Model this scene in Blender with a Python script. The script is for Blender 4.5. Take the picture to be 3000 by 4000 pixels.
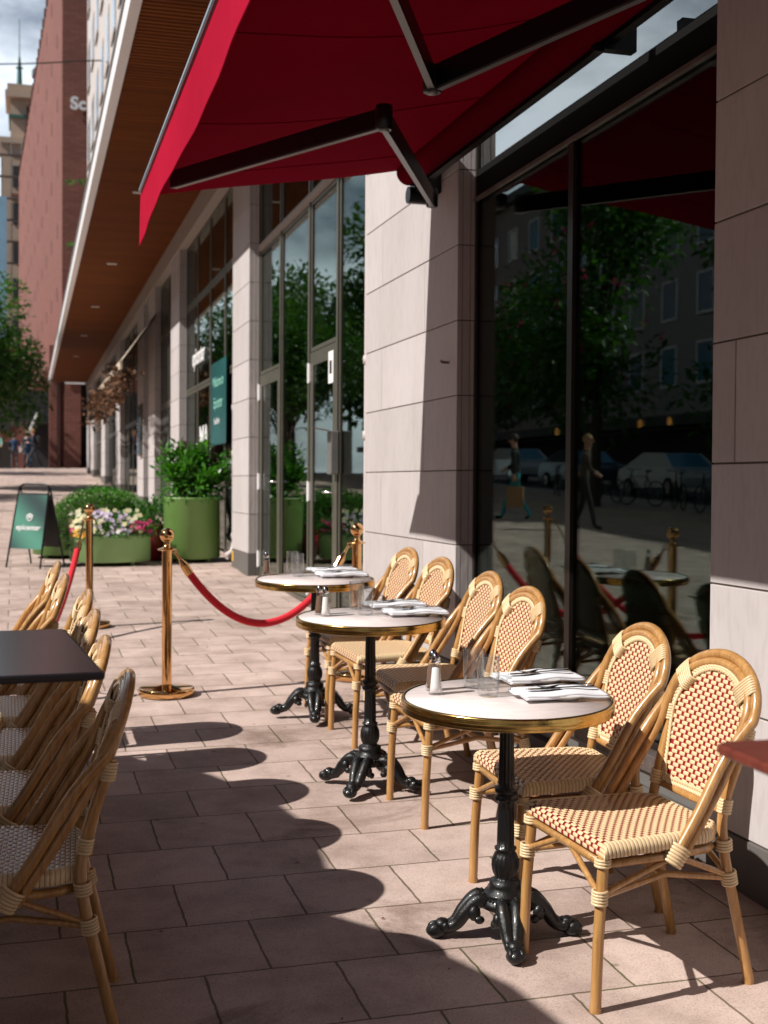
import bpy, bmesh, math, random
from mathutils import Vector, Matrix, Quaternion
for o in list(bpy.data.objects): bpy.data.objects.remove(o)
S = bpy.context.scene
col = S.collection
R = math.radians
PI = math.pi
V = Vector
# ------------------------------------------------------------------ camera, sun, sky, exposure
EYE = 1.546
cam = bpy.data.cameras.new('camera'); camo = bpy.data.objects.new('camera', cam); col.objects.link(camo)
cr = V((0.96335659, -0.26814239, 0.00661417)); cd = V((0.00046812, -0.02297833, -0.99973585)); cf = V((0.26822354, 0.96310522, -0.02201081))
camo.matrix_world = Matrix(((cr.x, -cd.x, -cf.x, 0), (cr.y, -cd.y, -cf.y, 0), (cr.z, -cd.z, -cf.z, EYE), (0, 0, 0, 1)))
cam.sensor_fit = 'HORIZONTAL'; cam.sensor_width = 24; cam.lens = 40; cam.clip_end = 2000; cam.clip_start = .05
cam.dof.use_dof = True; cam.dof.focus_distance = 4.1; cam.dof.aperture_fstop = 4.0
S.camera = camo
SUND = V((1, .2, -.96)).normalized()
sun = bpy.data.lights.new('sun', 'SUN'); sun.energy = 5.0; sun.angle = R(.5); sun.color = (1, .945, .88)
suno = bpy.data.objects.new('sun', sun); col.objects.link(suno); suno.rotation_euler = SUND.to_track_quat('-Z', 'Y').to_euler()
suno.location = (-5, 0, 12)
w = bpy.data.worlds.new('World'); S.world = w; w.use_nodes = True
nt = w.node_tree; nt.nodes.clear()
sky = nt.nodes.new('ShaderNodeTexSky'); sky.sky_type = 'NISHITA'; sky.sun_disc = False
sky.sun_elevation = math.asin(-SUND.z); sky.sun_rotation = math.atan2(-SUND.x, -SUND.y)
sky.ozone_density = 1.5
tc = nt.nodes.new('ShaderNodeTexCoord'); mp = nt.nodes.new('ShaderNodeMapping'); mp.inputs['Scale'].default_value = (2.2, 2.2, 4.5); mp.inputs['Location'].default_value = (.35, .1, .2)
nz = nt.nodes.new('ShaderNodeTexNoise'); nz.inputs['Scale'].default_value = 1.7; nz.inputs['Detail'].default_value = 9; nz.inputs['Roughness'].default_value = .55
rp = nt.nodes.new('ShaderNodeValToRGB'); rp.color_ramp.elements[0].position = .34; rp.color_ramp.elements[1].position = .56
# the clouds stand over the northern end of the street; overhead and behind the sky is clear
sx = nt.nodes.new('ShaderNodeSeparateXYZ'); ry = nt.nodes.new('ShaderNodeMapRange'); ry.inputs['From Min'].default_value = .62; ry.inputs['From Max'].default_value = .85; ry.inputs['To Min'].default_value = .03
mm = nt.nodes.new('ShaderNodeMath'); mm.operation = 'MULTIPLY'
mx = nt.nodes.new('ShaderNodeMixRGB'); mx.inputs[2].default_value = (22, 24, 26.5, 1)
bg = nt.nodes.new('ShaderNodeBackground'); bg.inputs[1].default_value = .05
wo = nt.nodes.new('ShaderNodeOutputWorld')
L = nt.links.new
L(tc.outputs['Generated'], mp.inputs[0]); L(mp.outputs[0], nz.inputs[0]); L(nz.outputs[0], rp.inputs[0]); L(tc.outputs['Generated'], sx.inputs[0]); L(sx.outputs['Y'], ry.inputs['Value']); L(ry.outputs[0], mm.inputs[0]); L(rp.outputs[0], mm.inputs[1]); L(mm.outputs[0], mx.inputs[0])
L(sky.outputs[0], mx.inputs[1]); L(mx.outputs[0], bg.inputs[0]); L(bg.outputs[0], wo.inputs[0])
S.view_settings.view_transform = 'Standard'; S.view_settings.look = 'None'; S.view_settings.exposure = 0.22; S.view_settings.gamma = 1
S.render.engine = 'CYCLES'; S.cycles.max_bounces = 10; S.cycles.diffuse_bounces = 2; S.cycles.transparent_max_bounces = 16; S.cycles.caustics_refractive = False; S.cycles.caustics_reflective = False
S.cycles.sample_clamp_indirect = 6

# ------------------------------------------------------------------ ground height and placement
def zg(x, y):
    if y <= 62: return .035 * y + .01 * x
    return .035 * 62 + .004 * (y - 62) + .01 * x
NRM = V((-.01, -.035, 1)).normalized()
TILT = V((0, 0, 1)).rotation_difference(NRM).to_matrix().to_4x4()
def pose(o, x, y, rot=0, h=0, tilt=True):
    m = Matrix.Translation((x, y, zg(x, y) + h))
    if tilt: m = m @ TILT
    o.matrix_world = m @ Matrix.Rotation(rot, 4, 'Z')
    return o

# ------------------------------------------------------------------ objects, tags
def link(name, me, parent=None):
    o = bpy.data.objects.new(name, me); col.objects.link(o)
    if parent is not None: o.parent = parent
    return o
def tag(o, label=None, cat=None, group=None, kind=None):
    if label: o['label'] = label
    if cat: o['category'] = cat
    if group: o['group'] = group
    if kind: o['kind'] = kind
    return o
def empty(name, label=None, cat=None, group=None):
    o = bpy.data.objects.new(name, None); col.objects.link(o); o.empty_display_size = .05
    return tag(o, label, cat, group)
def kids(o): return [c for c in bpy.data.objects if c.parent == o]
def copy_tree(o, parent=None):
    c = o.copy(); col.objects.link(c); c.parent = parent
    if parent is not None: c.matrix_parent_inverse = o.matrix_parent_inverse
    for ch in kids(o): copy_tree(ch, c)
    return c

class MB:
    def __init__(s): s.v = []; s.f = []; s.m = []; s.sm = []
    def add(s, vs, fs, mi=0, smooth=True):
        b = len(s.v); s.v += [tuple(p) for p in vs]
        for f in fs: s.f.append([b + i for i in f]); s.m.append(mi); s.sm.append(smooth)
    def merge(s, o, M=None, mi=None):
        b = len(s.v); s.v += [tuple(M @ V(p)) if M else p for p in o.v]
        for f, m, q in zip(o.f, o.m, o.sm): s.f.append([b + i for i in f]); s.m.append(m if mi is None else mi); s.sm.append(q)
    def box(s, x0, x1, y0, y1, z0, z1, mi=0, b=0):
        if b <= 0:
            vs = [(x, y, z) for x in (x0, x1) for y in (y0, y1) for z in (z0, z1)]
            s.add(vs, [(0, 1, 3, 2), (4, 6, 7, 5), (0, 4, 5, 1), (2, 3, 7, 6), (0, 2, 6, 4), (1, 5, 7, 3)], mi, False)
        else:
            bm = bmesh.new(); bmesh.ops.create_cube(bm, size=1)
            for v in bm.verts: v.co = V(((x0 + x1) / 2 + v.co.x * (x1 - x0), (y0 + y1) / 2 + v.co.y * (y1 - y0), (z0 + z1) / 2 + v.co.z * (z1 - z0)))
            bmesh.ops.bevel(bm, geom=bm.edges[:], offset=b, segments=2, affect='EDGES', profile=.5)
            bm.verts.index_update(); s.add([v.co.copy() for v in bm.verts], [[v.index for v in f.verts] for f in bm.faces], mi, False); bm.free()
        return s
    def tube(s, pts, r, n=8, mi=0, caps=True, closed=False, squash=None):
        P = [V(p) for p in pts]; k = len(P)
        rr = r if isinstance(r, (list, tuple)) else [r] * k
        T = []
        for i in range(k):
            a = P[(i - 1) % k] if (closed or i > 0) else P[i]; c = P[(i + 1) % k] if (closed or i < k - 1) else P[i]
            t = (c - a); T.append(t.normalized() if t.length > 1e-9 else V((0, 0, 1)))
        u = T[0].orthogonal().normalized(); vs = []
        for i in range(k):
            u = (u - T[i] * u.dot(T[i])); u = u.normalized() if u.length > 1e-6 else T[i].orthogonal().normalized()
            w_ = T[i].cross(u)
            for j in range(n):
                a = 2 * PI * j / n; vs.append(P[i] + (u * math.cos(a) + w_ * math.sin(a)) * rr[i])
        fs = []
        for i in range(k if closed else k - 1):
            i2 = (i + 1) % k
            for j in range(n): fs.append((i * n + j, i * n + (j + 1) % n, i2 * n + (j + 1) % n, i2 * n + j))
        s.add(vs, fs, mi, True)
        if caps and not closed:
            s.add(vs[:n], [list(range(n))[::-1]], mi, False); s.add(vs[-n:], [list(range(n))], mi, False)
        return s
    def lathe(s, prof, n=24, mi=0, c=(0, 0, 0), smooth=True, flute=None, sx=1, sy=1, cap=True):
        vs = []; k = len(prof)
        for (r, z) in prof:
            for j in range(n):
                a = 2 * PI * j / n; q = r
                if flute: q = flute(r, z, a)
                vs.append((c[0] + q * math.cos(a) * sx, c[1] + q * math.sin(a) * sy, c[2] + z))
        fs = [(i * n + j, i * n + (j + 1) % n, (i + 1) * n + (j + 1) % n, (i + 1) * n + j) for i in range(k - 1) for j in range(n)]
        s.add(vs, fs, mi, smooth)
        if cap:
            if prof[0][0] > 1e-4: s.add(vs[:n], [list(range(n))[::-1]], mi, False)
            if prof[-1][0] > 1e-4: s.add(vs[-n:], [list(range(n))], mi, False)
        return s
    def ball(s, c, rx, ry=None, rz=None, n=12, k=8, mi=0, M=None):
        ry = ry or rx; rz = rz or rx; vs = []
        for i in range(k + 1):
            t = PI * i / k
            for j in range(n):
                a = 2 * PI * j / n
                p = V((rx * math.sin(t) * math.cos(a), ry * math.sin(t) * math.sin(a), rz * math.cos(t)))
                if M: p = M @ p
                vs.append(V(c) + p)
        fs = [(i * n + j, (i + 1) * n + j, (i + 1) * n + (j + 1) % n, i * n + (j + 1) % n) for i in range(k) for j in range(n)]
        s.add(vs, fs, mi, True); return s
    def build(s, name, mats, parent=None, auto=None):
        me = bpy.data.meshes.new(name); me.from_pydata(s.v, [], s.f)
        for m in (mats if isinstance(mats, (list, tuple)) else [mats]): me.materials.append(m)
        me.polygons.foreach_set('material_index', s.m); me.polygons.foreach_set('use_smooth', s.sm); me.update()
        return link(name, me, parent)
def arc(c, r, a0, a1, n, z=0): return [(c[0] + r * math.cos(a0 + (a1 - a0) * i / n), c[1] + r * math.sin(a0 + (a1 - a0) * i / n), z) for i in range(n + 1)]
def smooth_path(pts, n=6):
    P = [V(p) for p in pts]; out = []
    for i in range(len(P) - 1):
        p0 = P[max(i - 1, 0)]; p1 = P[i]; p2 = P[i + 1]; p3 = P[min(i + 2, len(P) - 1)]
        for k in range(n):
            t = k / n; out.append(.5 * ((2 * p1) + (p2 - p0) * t + (2 * p0 - 5 * p1 + 4 * p2 - p3) * t * t + (3 * p1 - p0 - 3 * p2 + p3) * t ** 3))
    out.append(P[-1]); return out
def text_mesh(name, txt, size, ext, mat, parent, M, bold=0, align='CENTER'):
    c = bpy.data.curves.new(name, 'FONT'); c.body = txt; c.size = size; c.extrude = ext; c.offset = bold; c.align_x = align; c.align_y = 'CENTER'
    o = bpy.data.objects.new(name + '_curve', c); col.objects.link(o); bpy.context.view_layer.update()
    me = bpy.data.meshes.new_from_object(o.evaluated_get(bpy.context.evaluated_depsgraph_get())); bpy.data.objects.remove(o)
    me.transform(M); me.materials.clear(); me.materials.append(mat); return link(name, me, parent)

# ------------------------------------------------------------------ materials
def newmat(name):
    m = bpy.data.materials.new(name); m.use_nodes = True; n = m.node_tree; b = n.nodes['Principled BSDF']
    return m, n, b
def node(n, t, **kw):
    x = n.nodes.new(t)
    for k, v in kw.items():
        if hasattr(x, k): setattr(x, k, v)
        else: x.inputs[k].default_value = v
    return x
def c4(c): return (c[0], c[1], c[2], 1)
def mat(name, color, rough=.5, metal=0, var=.0, vscale=8, bump=0, bscale=40, color2=None, stretch=(1, 1, 1), island=0, coat=0, spec=None, sss=None, detail=5):
    m, n, b = newmat(name)
    b.inputs['Roughness'].default_value = rough; b.inputs['Metallic'].default_value = metal
    if coat: b.inputs['Coat Weight'].default_value = coat; b.inputs['Coat Roughness'].default_value = .08
    if spec is not None: b.inputs['Specular IOR Level'].default_value = spec
    lk = n.links.new
    t = node(n, 'ShaderNodeTexCoord'); mp = node(n, 'ShaderNodeMapping'); mp.inputs['Scale'].default_value = stretch; lk(t.outputs['Object'], mp.inputs[0])
    src = None
    c2 = color2 or tuple(max(0, c * (1 - var)) for c in color)
    if var or color2:
        z = node(n, 'ShaderNodeTexNoise', Scale=vscale, Detail=detail, Roughness=.62); lk(mp.outputs[0], z.inputs[0])
        r = node(n, 'ShaderNodeValToRGB'); r.color_ramp.elements[0].position = .3; r.color_ramp.elements[1].position = .7
        r.color_ramp.elements[0].color = c4(c2); r.color_ramp.elements[1].color = c4(color); lk(z.outputs[0], r.inputs[0]); src = r.outputs[0]
    else: b.inputs['Base Color'].default_value = c4(color)
    if island:
        g = node(n, 'ShaderNodeNewGeometry'); hs = node(n, 'ShaderNodeHueSaturation'); ma = node(n, 'ShaderNodeMath', operation='MULTIPLY_ADD'); ma.inputs[1].default_value = island; ma.inputs[2].default_value = 1 - island / 2
        lk(g.outputs['Random Per Island'], ma.inputs[0]); lk(ma.outputs[0], hs.inputs['Value'])
        if src: lk(src, hs.inputs['Color'])
        else: hs.inputs['Color'].default_value = c4(color)
        src = hs.outputs[0]
    if src: lk(src, b.inputs['Base Color'])
    if bump:
        z2 = node(n, 'ShaderNodeTexNoise', Scale=bscale, Detail=6, Roughness=.6); lk(mp.outputs[0], z2.inputs[0])
        bu = node(n, 'ShaderNodeBump', Strength=bump, Distance=.01); lk(z2.outputs[0], bu.inputs['Height']); lk(bu.outputs[0], b.inputs['Normal'])
    return m
def leafmat(name, c1, c2, rough=.4, trans=.35):
    m, n, b = newmat(name); lk = n.links.new
    g = node(n, 'ShaderNodeNewGeometry'); r = node(n, 'ShaderNodeValToRGB'); r.color_ramp.elements[0].color = c4(c1); r.color_ramp.elements[1].color = c4(c2)
    lk(g.outputs['Random Per Island'], r.inputs[0]); lk(r.outputs[0], b.inputs['Base Color']); b.inputs['Roughness'].default_value = rough
    tr = node(n, 'ShaderNodeBsdfTranslucent'); mxs = node(n, 'ShaderNodeMixShader'); mxs.inputs[0].default_value = trans
    hs = node(n, 'ShaderNodeHueSaturation'); hs.inputs['Value'].default_value = 1.5; hs.inputs['Saturation'].default_value = 1.15; lk(r.outputs[0], hs.inputs['Color']); lk(hs.outputs[0], tr.inputs[0])
    lk(b.outputs[0], mxs.inputs[1]); lk(tr.outputs[0], mxs.inputs[2]); lk(mxs.outputs[0], n.nodes['Material Output'].inputs[0]); return m

M_ = {}
def paving():
    m, n, b = newmat('paving'); lk = n.links.new
    t = node(n, 'ShaderNodeTexCoord'); mp = node(n, 'ShaderNodeMapping'); RH = .3866; BW = .388
    # rotate by the paving's own angle, then shift so that the joints fall where they lie
    mp.inputs['Rotation'].default_value = (0, 0, -R(.47)); lk(t.outputs['Object'], mp.inputs[0])
    mp2 = node(n, 'ShaderNodeMapping'); mp2.inputs['Location'].default_value = (-.524 + 200 * BW, -3.642 + 200 * RH, 0); lk(mp.outputs[0], mp2.inputs[0])
    wob = node(n, 'ShaderNodeTexNoise', Scale=14, Detail=3); lk(mp2.outputs[0], wob.inputs[0])
    wv = node(n, 'ShaderNodeMixRGB', blend_type='ADD'); wv.inputs[0].default_value = .011; lk(mp2.outputs[0], wv.inputs[1]); lk(wob.outputs['Color'], wv.inputs[2])
    br = node(n, 'ShaderNodeTexBrick', offset=.5, offset_frequency=2, squash=1); lk(wv.outputs[0], br.inputs['Vector'])
    for k, v in dict(Scale=1.0).items(): br.inputs[k].default_value = v
    br.inputs['Mortar Size'].default_value = .0044; br.inputs['Mortar Smooth'].default_value = .25; br.inputs['Bias'].default_value = 0; br.inputs['Brick Width'].default_value = BW; br.inputs['Row Height'].default_value = RH
    br.inputs['Color1'].default_value = (.47, .365, .32, 1); br.inputs['Color2'].default_value = (.60, .475, .42, 1)
    mo = node(n, 'ShaderNodeTexNoise', Scale=2.2, Detail=4); lk(t.outputs['Object'], mo.inputs[0])
    mr = node(n, 'ShaderNodeValToRGB'); mr.color_ramp.elements[0].position = .46; mr.color_ramp.elements[1].position = .62; mr.color_ramp.elements[0].color = (.20, .15, .115, 1); mr.color_ramp.elements[1].color = (.15, .145, .07, 1)
    lk(mo.outputs[0], mr.inputs[0]); lk(mr.outputs[0], br.inputs['Mortar'])
    n1 = node(n, 'ShaderNodeTexNoise', Scale=3.2, Detail=8, Roughness=.65); lk(t.outputs['Object'], n1.inputs[0])
    r1 = node(n, 'ShaderNodeValToRGB'); r1.color_ramp.elements[0].position = .3; r1.color_ramp.elements[0].color = (.66, .63, .61, 1); r1.color_ramp.elements[1].position = .6; r1.color_ramp.elements[1].color = (1.04, 1.03, 1.03, 1); lk(n1.outputs[0], r1.inputs[0])
    m1 = node(n, 'ShaderNodeMixRGB', blend_type='MULTIPLY'); m1.inputs[0].default_value = 1; lk(br.outputs[0], m1.inputs[1]); lk(r1.outputs[0], m1.inputs[2])
    n2 = node(n, 'ShaderNodeTexNoise', Scale=170, Detail=3, Roughness=.7); lk(t.outputs['Object'], n2.inputs[0])
    r2 = node(n, 'ShaderNodeValToRGB'); r2.color_ramp.elements[0].position = .33; r2.color_ramp.elements[0].color = (.62, .6, .6, 1); r2.color_ramp.elements[1].position = .52; r2.color_ramp.elements[1].color = (1.05, 1.05, 1.05, 1); lk(n2.outputs[0], r2.inputs[0])
    m2 = node(n, 'ShaderNodeMixRGB', blend_type='MULTIPLY'); m2.inputs[0].default_value = .8; lk(m1.outputs[0], m2.inputs[1]); lk(r2.outputs[0], m2.inputs[2])
    # small dark spots of gum and dirt
    vo = node(n, 'ShaderNodeTexVoronoi', Scale=4.5); lk(t.outputs['Object'], vo.inputs[0])
    r3 = node(n, 'ShaderNodeValToRGB'); r3.color_ramp.elements[0].position = .035; r3.color_ramp.elements[0].color = (.6, .58, .56, 1); r3.color_ramp.elements[1].position = .07; r3.color_ramp.elements[1].color = (1, 1, 1, 1); lk(vo.outputs['Distance'], r3.inputs[0])
    m3 = node(n, 'ShaderNodeMixRGB', blend_type='MULTIPLY'); m3.inputs[0].default_value = 1; lk(m2.outputs[0], m3.inputs[1]); lk(r3.outputs[0], m3.inputs[2])
    n4 = node(n, 'ShaderNodeTexNoise', Scale=1.15, Detail=7, Roughness=.7, Distortion=1.2); lk(t.outputs['Object'], n4.inputs[0])
    r4 = node(n, 'ShaderNodeValToRGB'); r4.color_ramp.elements[0].position = .33; r4.color_ramp.elements[0].color = (.60, .56, .53, 1); r4.color_ramp.elements[1].position = .42; r4.color_ramp.elements[1].color = (1, 1, 1, 1); lk(n4.outputs[0], r4.inputs[0])
    m4 = node(n, 'ShaderNodeMixRGB', blend_type='MULTIPLY'); m4.inputs[0].default_value = .85; lk(m3.outputs[0], m4.inputs[1]); lk(r4.outputs[0], m4.inputs[2]); m3 = m4
    lk(m3.outputs[0], b.inputs['Base Color']); b.inputs['Roughness'].default_value = .85; b.inputs['Specular IOR Level'].default_value = .25
    inv = node(n, 'ShaderNodeMath', operation='MULTIPLY_ADD'); inv.inputs[1].default_value = -1; inv.inputs[2].default_value = 1; lk(br.outputs['Fac'], inv.inputs[0])
    ad = node(n, 'ShaderNodeMath', operation='MULTIPLY_ADD'); ad.inputs[1].default_value = .12; lk(n2.outputs[0], ad.inputs[0]); lk(inv.outputs[0], ad.inputs[2])
    ad2 = node(n, 'ShaderNodeMath', operation='MULTIPLY_ADD'); ad2.inputs[1].default_value = .5; lk(n1.outputs[0], ad2.inputs[0]); lk(ad.outputs[0], ad2.inputs[2])
    bu = node(n, 'ShaderNodeBump', Strength=.7, Distance=.006); lk(ad2.outputs[0], bu.inputs['Height']); lk(bu.outputs[0], b.inputs['Normal'])
    return m
def stonemat():
    m, n, b = newmat('stone_slab'); lk = n.links.new
    t = node(n, 'ShaderNodeTexCoord'); g = node(n, 'ShaderNodeNewGeometry')
    mp = node(n, 'ShaderNodeMapping'); mp.inputs['Scale'].default_value = (1, 1, .25); lk(t.outputs['Object'], mp.inputs[0])
    def ramp(src, p0, c0, p1, c1):
        r = node(n, 'ShaderNodeValToRGB'); r.color_ramp.elements[0].position = p0; r.color_ramp.elements[1].position = p1; r.color_ramp.elements[0].color = c4(c0); r.color_ramp.elements[1].color = c4(c1); lk(src, r.inputs[0]); return r.outputs[0]
    def mul(a, b_, f=1):
        x = node(n, 'ShaderNodeMixRGB', blend_type='MULTIPLY'); x.inputs[0].default_value = f; lk(a, x.inputs[1]); lk(b_, x.inputs[2]); return x.outputs[0]
    isl = ramp(g.outputs['Random Per Island'], 0, (.49, .455, .45), 1, (.56, .522, .522))
    z1 = node(n, 'ShaderNodeTexNoise', Scale=2.6, Detail=8, Roughness=.6, Distortion=.8); lk(mp.outputs[0], z1.inputs[0]); a = mul(isl, ramp(z1.outputs[0], .35, (.94, .93, .92), .62, (1.02, 1.02, 1.02)))
    z2 = node(n, 'ShaderNodeTexNoise', Scale=38, Detail=4); lk(mp.outputs[0], z2.inputs[0]); a = mul(a, ramp(z2.outputs[0], .36, (.93, .925, .92), .5, (1, 1, 1)))
    # rusty scratches and short vertical marks
    m3 = node(n, 'ShaderNodeMapping'); m3.inputs['Scale'].default_value = (5, 5, 2.2); lk(t.outputs['Object'], m3.inputs[0]); z3 = node(n, 'ShaderNodeTexNoise', Scale=5.5, Detail=6, Roughness=.75, Distortion=2.2); lk(m3.outputs[0], z3.inputs[0]); a = mul(a, ramp(z3.outputs[0], .27, (.50, .40, .33), .315, (1, 1, 1)))
    lk(a, b.inputs['Base Color']); b.inputs['Roughness'].default_value = .6; b.inputs['Specular IOR Level'].default_value = .35
    bu = node(n, 'ShaderNodeBump', Strength=.18, Distance=.01); lk(z2.outputs[0], bu.inputs['Height']); lk(bu.outputs[0], b.inputs['Normal']); return m
def brickmat(name, c1, c2, mo, bw=.25, rh=.075, axes='x', msize=.008):
    m, n, b = newmat(name); lk = n.links.new
    t = node(n, 'ShaderNodeTexCoord'); s = node(n, 'ShaderNodeSeparateXYZ'); c = node(n, 'ShaderNodeCombineXYZ'); lk(t.outputs['Object'], s.inputs[0])
    ad = node(n, 'ShaderNodeMath', operation='ADD'); lk(s.outputs['X'], ad.inputs[0]); lk(s.outputs['Y'], ad.inputs[1]); lk(ad.outputs[0], c.inputs['X']); lk(s.outputs['Z'], c.inputs['Y'])
    br = node(n, 'ShaderNodeTexBrick'); lk(c.outputs[0], br.inputs['Vector']); br.inputs['Scale'].default_value = 1; br.inputs['Brick Width'].default_value = bw; br.inputs['Row Height'].default_value = rh; br.inputs['Mortar Size'].default_value = msize
    br.inputs['Color1'].default_value = c4(c1); br.inputs['Color2'].default_value = c4(c2); br.inputs['Mortar'].default_value = c4(mo)
    z = node(n, 'ShaderNodeTexNoise', Scale=.6, Detail=5); lk(t.outputs['Object'], z.inputs[0]); r = node(n, 'ShaderNodeValToRGB'); r.color_ramp.elements[0].color = (.72, .72, .72, 1); r.color_ramp.elements[1].color = (1.1, 1.1, 1.1, 1); lk(z.outputs[0], r.inputs[0])
    mm = node(n, 'ShaderNodeMixRGB', blend_type='MULTIPLY'); mm.inputs[0].default_value = 1; lk(br.outputs[0], mm.inputs[1]); lk(r.outputs[0], mm.inputs[2]); lk(mm.outputs[0], b.inputs['Base Color']); b.inputs['Roughness'].default_value = .85
    return m
def glassmat(name, tint, base=.06, rough=0.0, ior=1.5, gain=1.0, wob=0):
    m, n, b = newmat(name); lk = n.links.new; n.nodes.remove(b)
    tr = node(n, 'ShaderNodeBsdfTransparent'); tr.inputs[0].default_value = c4(tint); gl = node(n, 'ShaderNodeBsdfGlossy'); gl.inputs['Roughness'].default_value = rough; gl.inputs['Color'].default_value = (.95, 1, .98, 1)
    fr = node(n, 'ShaderNodeFresnel', IOR=ior); ma = node(n, 'ShaderNodeMath', operation='MULTIPLY_ADD'); ma.inputs[1].default_value = gain; ma.inputs[2].default_value = base; ma.use_clamp = True; lk(fr.outputs[0], ma.inputs[0])
    if wob:
        t = node(n, 'ShaderNodeTexCoord'); z = node(n, 'ShaderNodeTexNoise', Scale=.9, Detail=1); lk(t.outputs['Object'], z.inputs[0]); bu = node(n, 'ShaderNodeBump', Strength=wob, Distance=.02); lk(z.outputs[0], bu.inputs['Height']); lk(bu.outputs[0], gl.inputs['Normal'])
    mxs = node(n, 'ShaderNodeMixShader'); lk(ma.outputs[0], mxs.inputs[0]); lk(tr.outputs[0], mxs.inputs[1]); lk(gl.outputs[0], mxs.inputs[2]); lk(mxs.outputs[0], n.nodes['Material Output'].inputs[0]); return m
def fabricmat(name, c, tcol, trans):
    m, n, b = newmat(name); lk = n.links.new
    t = node(n, 'ShaderNodeTexCoord'); z = node(n, 'ShaderNodeTexNoise', Scale=2.5, Detail=6, Roughness=.6); lk(t.outputs['Object'], z.inputs[0])
    r = node(n, 'ShaderNodeValToRGB'); r.color_ramp.elements[0].position = .3; r.color_ramp.elements[1].position = .7; r.color_ramp.elements[0].color = c4([q * .86 for q in c]); r.color_ramp.elements[1].color = c4(c); lk(z.outputs[0], r.inputs[0]); lk(r.outputs[0], b.inputs['Base Color'])
    b.inputs['Roughness'].default_value = 1; b.inputs['Specular IOR Level'].default_value = .02; b.inputs['Sheen Weight'].default_value = 0
    z2 = node(n, 'ShaderNodeTexNoise', Scale=500, Detail=2); lk(t.outputs['Object'], z2.inputs[0]); bu = node(n, 'ShaderNodeBump', Strength=.25, Distance=.002); lk(z2.outputs[0], bu.inputs['Height']); lk(bu.outputs[0], b.inputs['Normal'])
    tr = node(n, 'ShaderNodeBsdfTranslucent'); tr.inputs[0].default_value = c4(tcol); mxs = node(n, 'ShaderNodeMixShader'); mxs.inputs[0].default_value = trans
    lk(b.outputs[0], mxs.inputs[1]); lk(tr.outputs[0], mxs.inputs[2]); lk(mxs.outputs[0], n.nodes['Material Output'].inputs[0]); return m
def realglass(name):
    m, n, b = newmat(name); lk = n.links.new; n.nodes.remove(b)
    tr = node(n, 'ShaderNodeBsdfTransparent'); tr.inputs[0].default_value = (.955, .965, .965, 1); gl = node(n, 'ShaderNodeBsdfGlossy'); gl.inputs['Roughness'].default_value = 0
    lw = node(n, 'ShaderNodeLayerWeight', Blend=.5); pw = node(n, 'ShaderNodeMath', operation='POWER'); pw.inputs[1].default_value = 3; lk(lw.outputs['Facing'], pw.inputs[0])
    ma = node(n, 'ShaderNodeMath', operation='MULTIPLY_ADD'); ma.inputs[1].default_value = .75; ma.inputs[2].default_value = .085; lk(pw.outputs[0], ma.inputs[0]); mxs = node(n, 'ShaderNodeMixShader'); lk(ma.outputs[0], mxs.inputs[0])
    lk(tr.outputs[0], mxs.inputs[1]); lk(gl.outputs[0], mxs.inputs[2]); lk(mxs.outputs[0], n.nodes['Material Output'].inputs[0]); return m

M_['paving'] = paving()
M_['asphalt'] = mat('asphalt', (.06, .06, .062), .9, var=.3, vscale=3, bump=.4, bscale=120)
M_['stone'] = stonemat()
M_['stoneback'] = mat('stone_joint', (.16, .13, .11), .9)
M_['granite'] = mat('granite', (.17, .155, .145), .7, var=.55, vscale=260, bump=.15, bscale=200)
M_['darkmetal'] = mat('dark_metal', (.035, .026, .022), .38, .4, var=.3, vscale=5, bump=.03)
M_['black'] = mat('black_metal', (.009, .009, .010), .32, .3, bump=.02, bscale=90)
M_['glass_bright'] = glassmat('transom_glass', (.5, .6, .6), base=.24, ior=1.45, gain=.9, wob=.02)
M_['greymetal'] = mat('grey_metal', (.30, .295, .285), .42, .55, var=.2, vscale=4, bump=.03)
M_['sillmetal'] = mat('weathered_sill', (.22, .19, .175), .5, .5, color2=(.12, .085, .07), vscale=9, bump=.1)
M_['bronzeframe'] = mat('olive_frame', (.15, .145, .115), .4, .45, var=.2, vscale=6)
M_['lintel'] = mat('beige_band', (.42, .36, .31), .6, var=.1)
M_['white'] = mat('white_paint', (.80, .79, .80), .45, var=.05, vscale=2)
M_['pipe'] = mat('painted_pipe', (.62, .55, .54), .4, var=.08)
M_['soffit'] = mat('wood_slat', (.20, .056, .010), .75, spec=.1, var=.35, vscale=3, stretch=(.3, 6, 1), island=.25)
M_['soffitback'] = mat('soffit_void', (.025, .012, .008), .9)
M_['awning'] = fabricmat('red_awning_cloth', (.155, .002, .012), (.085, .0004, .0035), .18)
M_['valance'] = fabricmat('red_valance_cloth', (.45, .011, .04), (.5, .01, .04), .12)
M_['mattblack'] = mat('matt_black', (.008, .008, .008), .9, spec=.1)
M_['armgrey'] = mat('arm_grey', (.17, .17, .17), .4, .5)
M_['bluebar'] = mat('awning_bar', (.10, .13, .16), .25, .6)
M_['glass_dark'] = glassmat('window_glass', (.50, .58, .56), base=.01, ior=1.45, gain=.52, wob=.02)
M_['glass_far'] = glassmat('shopfront_glass', (.42, .52, .46), base=.03, ior=1.5, gain=.62, wob=.05)
M_['glass_skyblue'] = mat('sky_toned_glass', (.06, .24, .38), .05, 0, spec=1)  # blue of the reflected sky is put into the base colour
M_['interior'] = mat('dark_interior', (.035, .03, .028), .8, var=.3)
M_['bamboo'] = mat('bamboo_tube', (.56, .31, .11), .30, color2=(.33, .155, .045), vscale=75, stretch=(1, 1, .08), coat=.5, spec=.5)
M_['cane'] = mat('cream_cane', (.77, .58, .345), .42, var=.07, vscale=30, coat=.15)
M_['canered'] = mat('red_cane', (.27, .008, .018), .35, coat=.3)
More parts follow.
